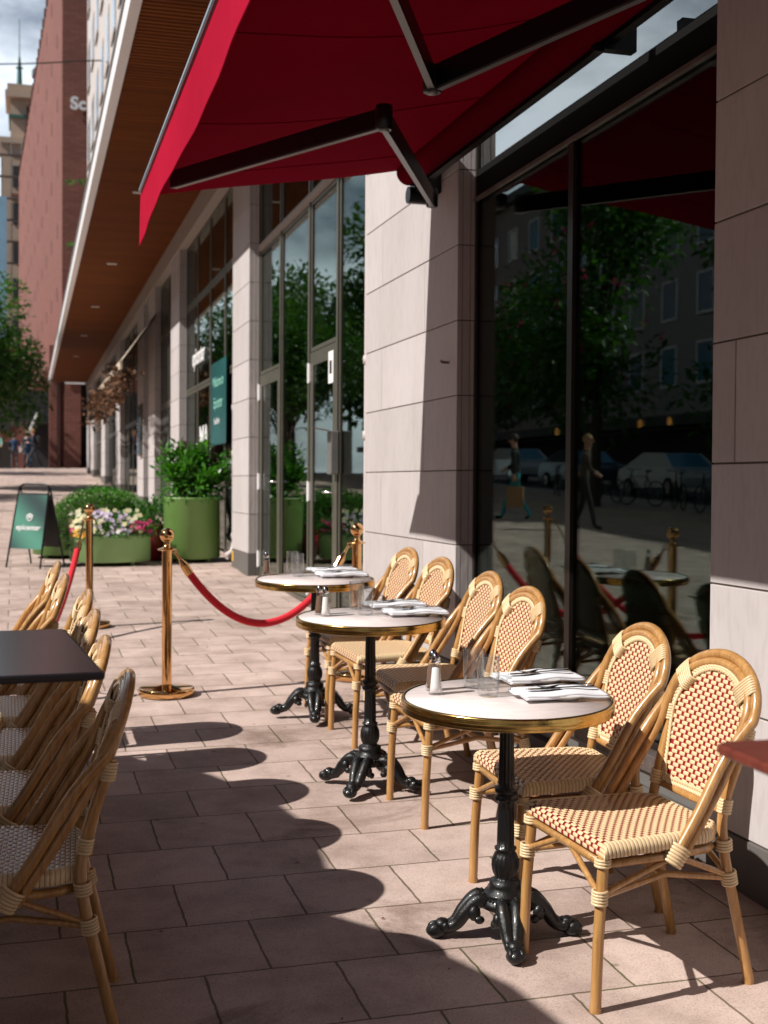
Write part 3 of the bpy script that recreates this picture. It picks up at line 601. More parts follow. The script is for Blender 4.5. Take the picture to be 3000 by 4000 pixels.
def make_chair():
    t = empty('bistro_chair'); bam, cane = M_['bamboo'], M_['cane']
    # seat
    SX0, SX1, WF, WB, ZSE = -.235, .185, .475, .40, .462
    def bend(q, h, r=.022):
        s = 1 if q > 0 else -1; q = abs(q); w0 = h - r
        if q <= w0: return s * q, 0
        t_ = (q - w0) / r
        if t_ < PI / 2: return s * (w0 + r * math.sin(t_)), r * (1 - math.cos(t_))
        return s * h, r + (q - w0 - r * PI / 2)
    cx = (SX0 + SX1) / 2; hx = (SX1 - SX0) / 2
    def sf(u, v, h):
        px, dx = bend(v, hx + 0); f = (px + hx) / (2 * hx); hw = (WF * (1 - f) + WB * f) / 2
        sc = hw / (WF / 2)
        if px > hx - .09: hw2 = hw * (1 - .35 * ((px - hx + .09) / .09) ** 2); sc = hw2 / (WF / 2)
        py, dy = bend(u, WF / 2)
        dr = min(max(dx, dy) + .25 * min(dx, dy), .048)
        out = h * min(1, dr / .02)
        crown = -.004 * math.cos(PI * px / 2 / hx) * math.cos(PI * py / WF)
        return V((cx + px + (out if px > hx - .01 else -out if px < -hx + .01 else 0), py * sc + (out if py > WF / 2 - .008 else -out if py < -WF / 2 + .008 else 0), ZSE - dr + h * (1 - min(1, dr / .022)) + crown))
    se = MB(); TU = WF + .055; TV = 2 * hx + .055
    weave(se, sf, TU, TV, side=WF / 2 - .004)
    nu, nv = 24, 24
    b0 = [sf(-TU / 2 + TU * i / nu, -TV / 2 + TV * j / nv, -.0005) for i in range(nu + 1) for j in range(nv + 1)]
    se.add(b0, [(i * (nv + 1) + j, (i + 1) * (nv + 1) + j, (i + 1) * (nv + 1) + j + 1, i * (nv + 1) + j + 1) for i in range(nu) for j in range(nv)], 0)
    # closed underside
    se.box(SX0 + .012, SX1 - .03, -.175, .175, ZSE - .045, ZSE - .02, 1)
    seat = se.build('seat', [M_['canered'], cane], t)
    # backrest panel (outline: straight sides, round top) leaning back
    def bp(y, z, h=0, off=0):
        x = .182 + (z - .47) * .235 + .012 * (1 - (y / .19) ** 2); return V((x - h - off, y, z + h * .2))
    ZB0, ZB1 = .515, .866
    def halfw(z):
        s = max(0, min(1, (z - ZB0) / .2)); wd = .148 + .028 * s
        if z > .70: wd *= math.sqrt(max(0, 1 - ((z - .70) / (ZB1 - .70)) ** 2))
        if z < ZB0 + .03: wd *= .93 + .07 * (z - ZB0) / .03
        return wd
    bk = MB(); zc = (ZB0 + ZB1) / 2; vh = ZB1 - ZB0
    for sgn in (1, -1):
        weave(bk, lambda u, v, h, s=sgn: bp(u, zc + v, h * s + .002 * s), .34, vh, mask=lambda u, v: abs(u) < halfw(zc + v) - .004)
    cols, rows = 16, 30
    b0 = []
    for j in range(rows + 1):
        z = ZB0 + vh * j / rows * .999; hw = halfw(z)
        for i in range(cols + 1): b0.append(bp(-hw + 2 * hw * i / cols, z, .0015))
    bk.add(b0, [(j * (cols + 1) + i, j * (cols + 1) + i + 1, (j + 1) * (cols + 1) + i + 1, (j + 1) * (cols + 1) + i) for j in range(rows) for i in range(cols)], 0)
    back = bk.build('backrest', [M_['canered'], cane], t)
    # outline path
    out = []
    for k in range(15): z = ZB0 + (.70 - ZB0) * k / 14; out.append((halfw(z) + .003, z))
    for k in range(1, 24): a = PI * k / 24; out.append((.179 * math.cos(a), .70 + (ZB1 + .003 - .70) * math.sin(a)))
    for k in range(15): z = .70 - (.70 - ZB0) * k / 14; out.append((-halfw(z) - .003, z))
    for k in range(1, 14): out.append((-.14 + .28 * k / 14, ZB0 - .003))
    br = MB(); P = [bp(y, z) for y, z in out]; n = len(P)
    D = [0]
    for i in range(n): D.append(D[-1] + (P[(i + 1) % n] - P[i]).length)
    tot = D[-1]; m = int(tot / .0125)
    for k in range(m):
        d = tot * k / m; i = max(q for q in range(n) if D[q] <= d); f = (d - D[i]) / (D[i + 1] - D[i]); p = P[i].lerp(P[(i + 1) % n], f); tg = (P[(i + 1) % n] - P[i]).normalized(); nrm = V((1, 0, -.2)).normalized(); sd = tg.cross(nrm).normalized()
        for side in (1, -1):
            for fr in (1, -1):
                ellip(br, p + sd * side * .0052 - nrm * .0055 * fr, tg * 1.0 + sd * -side * .62, .0125, .0052, n=6, k=4)
    br.build('braid', cane, back)
    # frame round the panel: uprights = rear legs continued into an inner arch
    def fr(y, z, dx=0): return V((.19 + (z - .47) * .235 + dx, y, z))
    f_ = MB(); f_.tube([fr(-.168, .492), fr(0, .490), fr(.168, .492)], .0115, 10); f_.build('back_rail', bam, back)
    # two big hoops from the seat sides over the back
    def hoop(dx, jx, yb, yt, zt, r, xt):
        side = smooth_path([(jx, yb, .385), (jx + .085, yb - .004, .51), (jx + .175, yb - .012, .655), (xt - .058, yt, .755)], 6)
        a = side + [V((xt - .058 + .058 * math.sin(q), yt * math.cos(q), .755 + (zt - .755) * math.sin(q))) for q in [PI * k / 28 for k in range(1, 28)]] + [V((p.x, -p.y, p.z)) for p in side[::-1]]
        mb = MB(); mb.tube(a, r, 12); return mb, a
    h1, pa = hoop(0, -.015, .216, .208, .908, .0155, .306); H1 = h1.build('back_hoop', bam, t)
    h2, pb = hoop(0, .018, .208, .191, .884, .0140, .292); H2 = h2.build('back_hoop', bam, t)
    # shoulder wraps
    for s in (1, -1):
        wr = MB()
        for k in range(7):
            a = R(29) + k * R(2.75)
            p1 = V((.302 - .058 + .058 * math.sin(a), s * .203 * math.cos(a), .755 + .150 * math.sin(a))); p2 = fr(s * .172 * math.cos(a + .10), .70 + .165 * math.sin(a + .10), -.004)
            ax = (p1 - p2); L_ = ax.length / 2; ax.normalize(); c = (p1 + p2) / 2; tg = V((.0, -s * math.sin(a), math.cos(a))); up = tg.cross(ax).normalized(); pts = []
            for j in range(18):
                q = 2 * PI * j / 18; cs, sn = math.cos(q), math.sin(q); pts.append(c + ax * (L_ * (1 if cs > 0 else -1) * min(1, abs(cs) * 3) + .014 * cs) + up * .0175 * sn)
            wr.tube(pts, .0044, 5, closed=True)
        wr.build('shoulder_binding', cane, t)
        wr = MB(); rings(wr, V((.243, s * .187, .705)), V((.2, 0, 1)), .0195, 6); wr.build('binding', cane, back)
        wr = MB(); rings(wr, V((.186, s * .173, .512)), (.2, 0, 1), .0175, 5); wr.build('binding', cane, back)
        wr = MB(); rings(wr, (.0, s * .209, .405), V((.085, 0, .125)), .030, 6, .0052); wr.build('seat_joint_binding', cane, t)
    # legs
    for s in (1, -1):
        lg = MB(); lg.tube([(-.243, s * .213, .012), (-.238, s * .213, .2), (-.222, s * .208, .43)], [.0155, .0158, .0158], 12); a = lg.build('leg', bam, t)
        b_ = MB(); rings(b_, (-.236, s * .213, .315), (.03, 0, 1), .0195, 5); b_.build('binding', cane, a); b_ = MB(); rings(b_, (-.226, s * .209, .408), (.03, 0, 1), .0195, 3); b_.build('binding', cane, a)
        b_ = MB(); b_.tube([(-.243, s * .213, 0), (-.243, s * .213, .014)], .0165, 12); b_.build('foot_cap', M_['bamboo'], a)
        lg = MB(); lg.tube(smooth_path([(.262, s * .198, .012), (.215, s * .190, .22), (.178, s * .182, .40), (.186, s * .172, .52), (.242, s * .186, .70), (.25, s * .188, .735)], 5), .0152, 12); a = lg.build('leg', bam, t)
        b_ = MB(); rings(b_, (.196, s * .186, .31), (-.2, 0, 1), .0195, 5); b_.build('binding', cane, a); b_ = MB(); rings(b_, (.180, s * .182, .405), (-.1, 0, 1), .0195, 4); b_.build('binding', cane, a)
        b_ = MB(); b_.tube([(.262, s * .196, 0), (.262, s * .196, .014)], .0165, 12); b_.build('foot_cap', M_['bamboo'], a)
    # seat frame and braces
    sfm = MB(); c_ = [(-.222, -.2, .402), (-.222, .2, .402), (-.2, .207, .402), (.0, .204, .402), (.12, .185, .402), (.172, .15, .402), (.172, -.15, .402), (.12, -.185, .402), (0, -.204, .402), (-.2, -.207, .402)]
    sfm.tube(c_, .0125, 10, closed=True); sfm.build('seat_frame', bam, t)
    def bar(nm, pts, r): b_ = MB(); b_.tube(pts, r, 8); b_.build(nm, bam, t)
    for s in (1, -1):
        bar('stretcher', [(-.236, s * .213, .315), (.0, s * .16, .335), (.196, s * .186, .31)], .0095)
        bar('brace', [(-.236, s * .211, .32), (-.02, s * .205, .392)], .009); bar('brace', [(.196, s * .186, .315), (.02, s * .203, .392)], .009)
        bar('brace', [(-.236, s * .211, .32), (-.226, s * .04, .398)], .009); bar('brace', [(.196, s * .186, .315), (.172, s * .05, .398)], .009)
    bar('stretcher', [(0, -.16, .335), (0, .16, .335)], .0095)
    return t
chair0 = make_chair(); used = [False]
def put_chair(x, y, rot, label, group, lift=0):
    if not used[0]: c = chair0; used[0] = True
    else: c = copy_tree(chair0)
    pose(c, x, y, rot, lift); c['label'] = label; c['category'] = 'chair'; c['group'] = group; return c
GR = 'rattan chairs along the stone wall'; GL = 'rattan chairs along the shaded left row'
put_chair(1.700, 3.375, R(5), 'nearest rattan chair on the right in full sun with its whole woven seat showing', GR)
put_chair(1.735, 3.965, R(-1), 'rattan chair half hidden behind the nearest one with tube shadows over its seat', GR)
put_chair(1.745, 5.03, R(3), 'nearer rattan chair of the middle round table, seat corner under the front tabletop', GR)
put_chair(1.80, 5.66, R(0), 'rattan chair behind the middle round table with a darkly shaded woven seat', GR)
put_chair(1.80, 6.37, R(3), 'rattan chair with a sunny seat between the middle and far round tables', GR)
put_chair(1.80, 6.98, R(3), 'farthest rattan chair of the wall row, in front of the brass post at the wall', GR)
LB = ['nearest shaded rattan chair at the left edge with its seat filling the corner', 'second shaded rattan chair from the front in the left row', 'third rattan chair from the front in the left row, just past the dark table corner', 'fourth rattan chair of the left row, its back rising beside the dark table', 'fifth rattan chair of the left row, sunlit top above the dark tabletop', 'farthest rattan chair of the left row, beside the red rope']
for k, (x, y, r) in enumerate(((-.035, 3.49, -2), (-.06, 4.10, -1), (-.06, 4.72, 0), (-.055, 5.34, 1), (-.13, 5.96, 0), (-.15, 6.56, 0))):
    put_chair(x, y, R(r), LB[k], GL)

# ------------------------------------------------------------------ round cafe tables
def make_table():
    t = empty('bistro_table')
    tp = MB(); tp.lathe([(.001, .722), (.316, .722), (.316, .7487), (.001, .7487)], 72); tp.build('tabletop', M_['marble'], t)
    rm = MB(); rm.lathe([(.310, .712), (.322, .712), (.3265, .716), (.324, .721), (.3265, .726), (.3265, .738), (.324, .742), (.3265, .747), (.323, .7515), (.3165, .7515), (.3165, .730), (.310, .730), (.310, .712)], 96, cap=False); rm.build('brass_rim', M_['brass'], t)
    pl = MB(); pl.lathe([(.001, .7), (.13, .704), (.13, .712), (.05, .7121)], 24)
    def fl(r, z, a): return r * (1 - .045 * (1 + math.cos(12 * a))) if (.30 < z < .44 or .47 < z < .68) else (r * (1 - .03 * (1 + math.cos(16 * a))) if .185 < z < .255 else r)
    prof = [(.036, .70), (.034, .68), (.0215, .675), (.0215, .672), (.0245, .50), (.0245, .475), (.034, .47), (.036, .462), (.034, .454), (.028, .45), (.028, .446), (.036, .442), (.037, .434), (.033, .428), (.0245, .424), (.027, .31), (.027, .285), (.034, .282), (.034, .277), (.028, .272), (.035, .262), (.042, .245), (.0435, .225), (.040, .205), (.031, .188), (.036, .184), (.048, .178), (.050, .165), (.050, .150), (.064, .145), (.068, .137), (.064, .13), (.072, .124), (.078, .112), (.078, .10), (.05, .092)]
    prof = prof[::-1]; q = []
    for (r0, z0), (r1, z1) in zip(prof[:-1], prof[1:]):
        n = max(1, int(abs(z1 - z0) / .02)); q += [(r0 + (r1 - r0) * i / n, z0 + (z1 - z0) * i / n) for i in range(n)]
    q.append(prof[-1]); pl.lathe(q, 96, flute=fl)
    for k in range(36):
        a = 2 * PI * k / 36; pl.ball((.0715 * math.cos(a), .0715 * math.sin(a), .128), .0045, n=6, k=4)
    pl.build('column', M_['castiron'], t)
    for k in range(4):
        a = k * PI / 2; c, s = math.cos(a), math.sin(a); f = MB()
        for sd in (-1, 1):
            path = smooth_path([(.045, sd * .020, .115), (.085, sd * .022, .125), (.125, sd * .018, .085), (.155, sd * .012, .045), (.20, sd * .008, .030)], 6)
            f.tube([(p.x * c - p.y * s, p.x * s + p.y * c, p.z) for p in path], [.017 + .006 * math.sin(PI * i / (len(path) - 1)) - .003 * i / len(path) for i in range(len(path))], 10)
            for i, p in enumerate(path[2:-6:2]): f.ball((p.x * c - (p.y + sd * .0) * s, p.x * s + p.y * c, p.z + .019), .0045, n=6, k=4)
            # leaf scroll on the flank
            f.ball((.10 * c - sd * .040 * s, .10 * s + sd * .040 * c, .088), .020, .013, .024, 8, 6, M=Matrix.Rotation(a, 3, 'Z'))
            f.ball((.085 * c - sd * .047 * s, .085 * s + sd * .047 * c, .070), .016, .010, .013, 8, 6, M=Matrix.Rotation(a, 3, 'Z'))
        f.tube([(r_ * c, r_ * s, z_) for r_, z_ in ((.04, .10), (.09, .112), (.13, .072), (.16, .034), (.2, .024))], [.018, .02, .018, .017, .018], 10)
        M = Matrix.Rotation(a, 3, 'Z')
        f.ball((.212 * c, .212 * s, .023), .034, .030, .023, 12, 8, M=M); f.ball((.196 * c, .196 * s, .044), .022, .024, .018, 10, 8, M=M)
        for sd in (-1, 1): f.ball((.216 * c - sd * .017 * s, .216 * s + sd * .017 * c, .028), .024, .012, .020, 8, 6, M=M); f.ball((.186 * c - sd * .02 * s, .186 * s + sd * .02 * c, .04), .013, .010, .015, 8, 6, M=M)
        f.tube([((.218 + .010 * 0) * c - y_ * s, .218 * s + y_ * c, z_) for y_, z_ in ((-.024, .02), (-.014, .041), (0, .047), (.014, .041), (.024, .02))], .004, 5)
        f.build('foot', M_['castiron'], t)
    return t
table0 = make_table()
TB = [(1.428, 3.70, -12, 'nearest round marble table with brass rim and black iron foot'), (1.452, 5.42, -38, 'middle round marble table with brass rim between the front and back ones'), (1.522, 6.86, -12, 'farthest round marble table with brass rim, nearest the stone pier'), (-.385, 3.80, 10, 'round brass rimmed table cut off by the left edge under the dark table')]
for k, (x, y, r, lab) in enumerate(TB):
    o = table0 if k == 0 else copy_tree(table0); pose(o, x, y, R(r), 0 if k < 1 else (.012 if k == 1 else .02 if k == 2 else 0)); tag(o, lab, 'table', 'round bistro tables')
def ptop(x, y, k): return [.0, .012, .02, 0][k] + .7495
# shakers
def make_shaker(fill):
    t = empty('shaker'); g_ = MB()  # about 13 cm tall
    g_.lathe([(.001, 0), (.0205, 0), (.0215, .004), (.019, .02), (.0135, .072), (.0125, .082), (.0118, .0822)], 16, flute=lambda r, z, a: r * (1 + .035 * math.cos(8 * a)))
    g_.build('glass_body', M_['glass'], t); f = MB(); f.lathe([(.001, .005), (.0175, .006), (.0155, .02), (.0112, .066), (.001, .068)], 16); f.build('filling', M_[fill], t)
    c_ = MB(); c_.lathe([(.0125, .080), (.0132, .082), (.0132, .092), (.0105, .099), (.006, .104), (.001, .105)], 16); c_.build('cap', M_['chrome'], t); return t
sh_s, sh_p = make_shaker('salt'), make_shaker('pepper')
for q_ in (sh_s, sh_p):
    for c_ in kids(q_): c_.data.transform(Matrix.Diagonal((1.08, 1.08, 1.24, 1)))
def put(proto, flag, x, y, k, rot, label, cat, group, h=0):
    o = proto if not flag[0] else copy_tree(proto); flag[0] = True
    pose(o, x, y, rot, ptop(x, y, k) + h); tag(o, label, cat, group); return o
fs, fp = [False], [False]
put(sh_s, fs, 1.222, 3.775, 0, 0, 'glass salt shaker on the nearest round table', 'shaker', 'table shakers'); put(sh_p, fp, 1.232, 3.835, 0, .3, 'pepper shaker just behind the salt on the nearest round table', 'shaker', 'table shakers')
put(sh_s, fs, 1.258, 5.46, 1, .2, 'white salt shaker on the middle round table', 'shaker', 'table shakers'); put(sh_p, fp, 1.243, 5.515, 1, .1, 'brown pepper shaker behind the salt on the middle round table', 'shaker', 'table shakers')
put(sh_p, fp, 1.29, 7.075, 2, .5, 'single brown pepper shaker on the farthest round table', 'shaker', 'table shakers')
# tumblers
g_ = MB(); g_.lathe([(.001, 0), (.029, 0), (.0325, .006), (.0345, .05), (.0335, .125), (.0328, .1258), (.0318, .125), (.0326, .05), (.0302, .022), (.026, .019), (.001, .018)], 32)
gl0 = tag(g_.build('tumbler', M_['glass'])); fg = [False]
for (x, y, k, lab) in ((1.372, 3.845, 0, 'rear empty tumbler on the nearest round table'), (1.372, 3.712, 0, 'front empty tumbler on the nearest round table'), (1.449, 5.66, 1, 'rear empty tumbler on the middle round table'), (1.438, 5.46, 1, 'front empty tumbler on the middle round table'), (1.45, 7.14, 2, 'rear empty tumbler on the farthest round table'), (1.45, 6.99, 2, 'front empty tumbler on the farthest round table')):
    put(gl0, fg, x, y, k, 0, lab, 'glass', 'empty water glasses')
# plates
g_ = MB(); g_.lathe([(.001, .002), (.046, .002), (.05, 0), (.052, .002), (.066, .010), (.078, .0165), (.0785, .018), (.076, .018), (.062, .012), (.048, .0055), (.001, .005)], 48)
pl0 = g_.build('side_plate', M_['porcelain']); fpl = [False]
# napkin: folded cloth in four soft layers drooping over the plate
def make_napkin():
    n_ = MB(); LX, LY = .268, .138
    for ly in range(2):
        nx, ny = 26, 12; vs = []; sk = (ly - 1.5) * .006
        for i in range(nx + 1):
            for j in range(ny + 1):
                x = -LX / 2 + LX * i / nx + sk * (1 if j > ny / 2 else -.4); y = -LY / 2 * (1 - ly * .03) + LY * (1 - ly * .03) * j / ny + .003 * math.sin(7 * i / nx + ly)
                rr = math.hypot(x, y); z = .0215 + ly * .0060 - max(0, rr - .075) * .07 + .0022 * math.sin(40 * x + .6) + .0016 * math.sin(31 * y)
                
                vs.append((x, y, z))
        top = len(vs); vs2 = vs + [(a, b, c - .0068) for a, b, c in vs]
        F = [(i * (ny + 1) + j, (i + 1) * (ny + 1) + j, (i + 1) * (ny + 1) + j + 1, i * (ny + 1) + j + 1) for i in range(nx) for j in range(ny)]
        F2 = [tuple(q + top for q in f[::-1]) for f in F]
        E_ = [(i * (ny + 1), i * (ny + 1) + top, (i + 1) * (ny + 1) + top, (i + 1) * (ny + 1)) for i in range(nx)] + [((i + 1) * (ny + 1) + ny, (i + 1) * (ny + 1) + ny + top, i * (ny + 1) + ny + top, i * (ny + 1) + ny) for i in range(nx)]
        E_ += [(j + 1, j + 1 + top, j + top, j) for j in range(ny)] + [(nx * (ny + 1) + j, nx * (ny + 1) + j + top, nx * (ny + 1) + j + 1 + top, nx * (ny + 1) + j + 1) for j in range(ny)]
        n_.add(vs2, F + F2 + E_, 0)
    return n_.build('napkin', M_['napkin'])
nap0 = make_napkin(); fn_ = [False]
def flatbar(mb, pts, ws, th):
    vs = []
    for (x, y, z), w_ in zip(pts, ws): vs += [(x, y - w_, z), (x, y + w_, z), (x, y + w_, z + th), (x, y - w_, z + th)]
    F = []
    for i in range(len(pts) - 1):
        for j in range(4): F.append((i * 4 + j, i * 4 + (j + 1) % 4, (i + 1) * 4 + (j + 1) % 4, (i + 1) * 4 + j))
    F += [(0, 1, 2, 3)[::-1], tuple(4 * (len(pts) - 1) + j for j in range(4))]; mb.add(vs, F, 0)
def make_knife():
    k = MB(); flatbar(k, [(-.115, 0, .001), (-.10, .001, .0005), (-.05, .001, .0005), (-.01, 0, .001), (.0, 0, .002), (.06, 0, .003), (.105, 0, .002), (.112, 0, .001)], [.001, .008, .0095, .0085, .004, .0055, .0075, .004], .0022); return k.build('knife', M_['steel'])
def make_fork():
    k = MB(); flatbar(k, [(-.055, 0, .0), (-.045, 0, .001), (-.02, 0, .006), (.05, 0, .004), (.09, 0, .002), (.097, 0, .001)], [.011, .011, .003, .003, .0065, .004], .002)
    for j in range(4): flatbar(k, [(-.10, (j - 1.5) * .0066, .008), (-.08, (j - 1.5) * .0066, .002), (-.054, (j - 1.5) * .0066, .0)], [.0012, .0018, .002], .0018)
    return k.build('fork', M_['steel'])
kn0, fk0 = make_knife(), make_fork(); fk, ff = [False], [False]
SET = [(1.622, 3.885, 0, 4, 'nearest round table', 'rear'), (1.585, 3.625, 0, -3, 'nearest round table', 'front'), (1.645, 5.66, 1, 3, 'middle round table', 'rear'), (1.665, 5.40, 1, -2, 'middle round table', 'front'), (1.70, 7.14, 2, 2, 'farthest round table', 'rear'), (1.695, 6.90, 2, -2, 'farthest round table', 'front')]
for x, y, k, r, tn, w_ in SET:
    put(pl0, fpl, x, y, k, 0, 'white side plate at the %s setting of the %s' % (w_, tn), 'plate', 'side plates')
    put(nap0, fn_, x - .012, y, k, R(r), 'folded white napkin on the %s plate of the %s' % (w_, tn), 'napkin', 'folded napkins')
    put(kn0, fk, x - .01, y - .008, k, R(r + 1), 'steel knife on the %s napkin of the %s' % (w_, tn), 'knife', 'table knives', .0315)
    put(fk0, ff, x + .012, y + .016, k, R(r + 7), 'steel fork on the %s napkin of the %s' % (w_, tn), 'fork', 'table forks', .0315)
# ------------------------------------------------------------------ brass posts and velvet ropes
def make_post():
    t = empty('brass_post'); b = MB(); b.lathe([(.001, 0), (.162, 0), (.166, .004), (.166, .040), (.162, .046), (.156, .048), (.06, .052), (.035, .06), (.001, .06)], 64); b.build('base', M_['gold'], t)
    b = MB(); b.tube([(0, 0, .045), (0, 0, .865)], .0295, 28); b.build('pole', M_['gold'], t)
    b = MB(); b.lathe([(.030, .862), (.055, .866), (.058, .870), (.055, .874), (.032, .880), (.022, .888), (.018, .9), (.022, .907), (.016, .913), (.018, .918)], 32)
    b.build('collar', M_['gold'], t); b = MB(); b.ball((0, 0, .955), .043, n=32, k=20); b.build('ball_finial', M_['gold'], t); return t
post0 = make_post()
PO = [(.80, 7.68, 'brass rope post in the middle of the paving with its whole base showing'), (.48, 10.56, 'brass rope post before the flower planter, base hidden by rattan chairs'), (2.03, 7.93, 'brass rope post against the wall behind the farthest round table'), (-1.05, 8.75, 'brass rope post beyond the left edge')]
for k, (x, y, lab) in enumerate(PO):
    if k == 3: continue
    o = post0 if k == 0 else copy_tree(post0); pose(o, x, y, .3 * k, 0, False); tag(o, lab, 'rope post', 'brass rope posts')
def rope(p, q, sag, lab):
    t = empty('velvet_rope', lab, 'rope', 'red velvet ropes'); p, q = V(p), V(q); n = 30; pts = []
    d = (q - p); dx = d.length
    for i in range(n + 1):
        u = i / n; pts.append(p.lerp(q, u) - V((0, 0, sag * 4 * u * (1 - u))))
    L_ = [pts[i] for i in range(2, n - 1)]
    a = MB(); a.tube(L_, .0235, 16); t.location = (p + q) / 2; o = a.build('rope', M_['rope'], t); o.matrix_parent_inverse = Matrix.Translation(-t.location)
    for e, s in ((0, 1), (n, -1)):
        a = MB(); p0, p1, p2 = pts[e], pts[e + s], pts[e + 2 * s]; dr = (p2 - p0).normalized()
        a.tube([p2 + dr * .03, p2 - dr * .035], .0265, 14); a.tube([p2 - dr * .035, p2 - dr * .075], [.025, .010], 12); a.tube([p2 - dr * .075, p0 + dr * .01], [.009, .007], 8)
        c = p0 + dr * .004; a.tube([c + V((.014 * math.cos(g), .004 * math.sin(g), .016 * math.sin(g))) for g in [2 * PI * j / 10 for j in range(10)]], .0035, 6, closed=True)
        o = a.build('rope_end', M_['gold'], t); o.matrix_parent_inverse = Matrix.Translation(-t.location)
    return t
ztop = lambda k: zg(PO[k][0], PO[k][1]) + .862
rope((PO[0][0] + .045, PO[0][1] + .01, ztop(0)), (PO[2][0] - .05, PO[2][1] - .01, ztop(2)), .47, 'red velvet rope sagging from the middle brass post to the wall')
rope((PO[1][0] - .045, PO[1][1] - .03, ztop(1)), (-.36, 7.55, zg(-.36, 7.55) + .862), .80, 'red velvet rope dropping from the rear brass post behind the rattan chairs')
o = copy_tree(post0); pose(o, -.40, 7.52, .3, 0, False); tag(o, 'brass rope post beyond the left edge of the left chair row', 'rope post', 'brass rope posts')

# ------------------------------------------------------------------ tall tables with flat wooden tops
def tall_table(x0, x1, y0, y1, ztop_, mtop, medge, rot, lab, cx, cy, th=.016, rad=.02):
    t = empty('tall_table', lab, 'table'); t.location = (cx, cy, zg(cx, cy)); h = ztop_ - zg(cx, cy)
    o = MB(); pts = []
    for (ax, ay, a0) in ((x1 - rad, y1 - rad, 0), (x0 + rad, y1 - rad, PI / 2), (x0 + rad, y0 + rad, PI), (x1 - rad, y0 + rad, 3 * PI / 2)):
        pts += [(ax + rad * math.cos(a0 + PI / 2 * i / 5), ay + rad * math.sin(a0 + PI / 2 * i / 5)) for i in range(6)]
    n = len(pts); mx_, my_ = (x0 + x1) / 2, (y0 + y1) / 2
    def ring(s, z): return [(mx_ + (p[0] - mx_) * s, my_ + (p[1] - my_) * s, z) for p in pts]
    R_ = [ring(.985, h), ring(1, h - .003), ring(1, h - th * .75), ring(.985, h - th)]
    vs = sum(R_, []); o.add(vs, [(i * n + j, (i + 1) * n + j, (i + 1) * n + (j + 1) % n, i * n + (j + 1) % n) for i in range(3) for j in range(n)], 1, False)
    o.add(R_[0], [list(range(n))], 0, False); o.add(R_[3], [list(range(n))[::-1]], 1, False)
    tt = o.build('tabletop', [M_[mtop], M_[medge]], t); tt.rotation_euler.z = rot
    b = MB(); b.tube([(mx_, my_, .02), (mx_, my_, h - th)], .03, 16); c = b.build('column', M_['black'], t); c.rotation_euler.z = rot
    b = MB(); b.box(mx_ - .22, mx_ + .22, my_ - .22, my_ + .22, 0, .018, 0, .006); c = b.build('base_plate', M_['black'], t); c.rotation_euler.z = rot
    return t
tall_table(-.45, .45, -.375, .375, 1.19, 'darkwood', 'darkedge', R(4.0), 'tall dark wood table in shade at the left edge, before the left chairs', -.335, 2.785, rad=.004)
tall_table(-.30, .30, -.30, .30, 1.168, 'mahogany', 'mahogany', R(-2), 'reddish brown wooden tabletop cut off by the right edge', 1.262, 1.377, rad=.028)

# ------------------------------------------------------------------ parasols that shade the left row
def round_parasol(x, y, r, z, lab):
    t = empty('parasol', lab, 'parasol', 'parasols over the left tables'); t.location = (x, y, zg(x, y)); h = z - zg(x, y)
    a = MB(); n = 24; P = [(r * math.cos(2 * PI * i / n), r * math.sin(2 * PI * i / n), h) for i in range(n)]
    a.add([(0, 0, h + .5)] + P + [(p[0], p[1], p[2] - .12) for p in P], [(0, 1 + i, 1 + (i + 1) % n) for i in range(n)] + [(1 + i, 1 + n + i, 1 + n + (i + 1) % n, 1 + (i + 1) % n) for i in range(n)], 0, False); a.build('canopy', M_['beigecloth'], t)
    a = MB(); a.tube([(0, 0, .05), (0, 0, h + .45)], .03, 14); a.build('pole', M_['greymetal'], t); a = MB(); a.lathe([(.001, 0), (.3, 0), (.3, .05), (.001, .05)], 24); a.build('base', M_['black'], t)
    for k in range(8): a = MB(); q = 2 * PI * k / 8; a.tube([(0, 0, h + .45), (r * .97 * math.cos(q), r * .97 * math.sin(q), h)], .009, 6); a.build('rib', M_['greymetal'], t)
round_parasol(-2.9, 2.4, 1.73, 2.58, 'round beige parasol over the table nearest the viewer')
round_parasol(-3.42, 4.38, 1.84, 2.74, 'large round beige parasol over the far part of the left chair row')
round_parasol(-2.1, -1.5, 2.1, 2.6, 'added round beige parasol behind the viewer that shades the near paving')  # added out of view to shade near paving and cut its bounce light
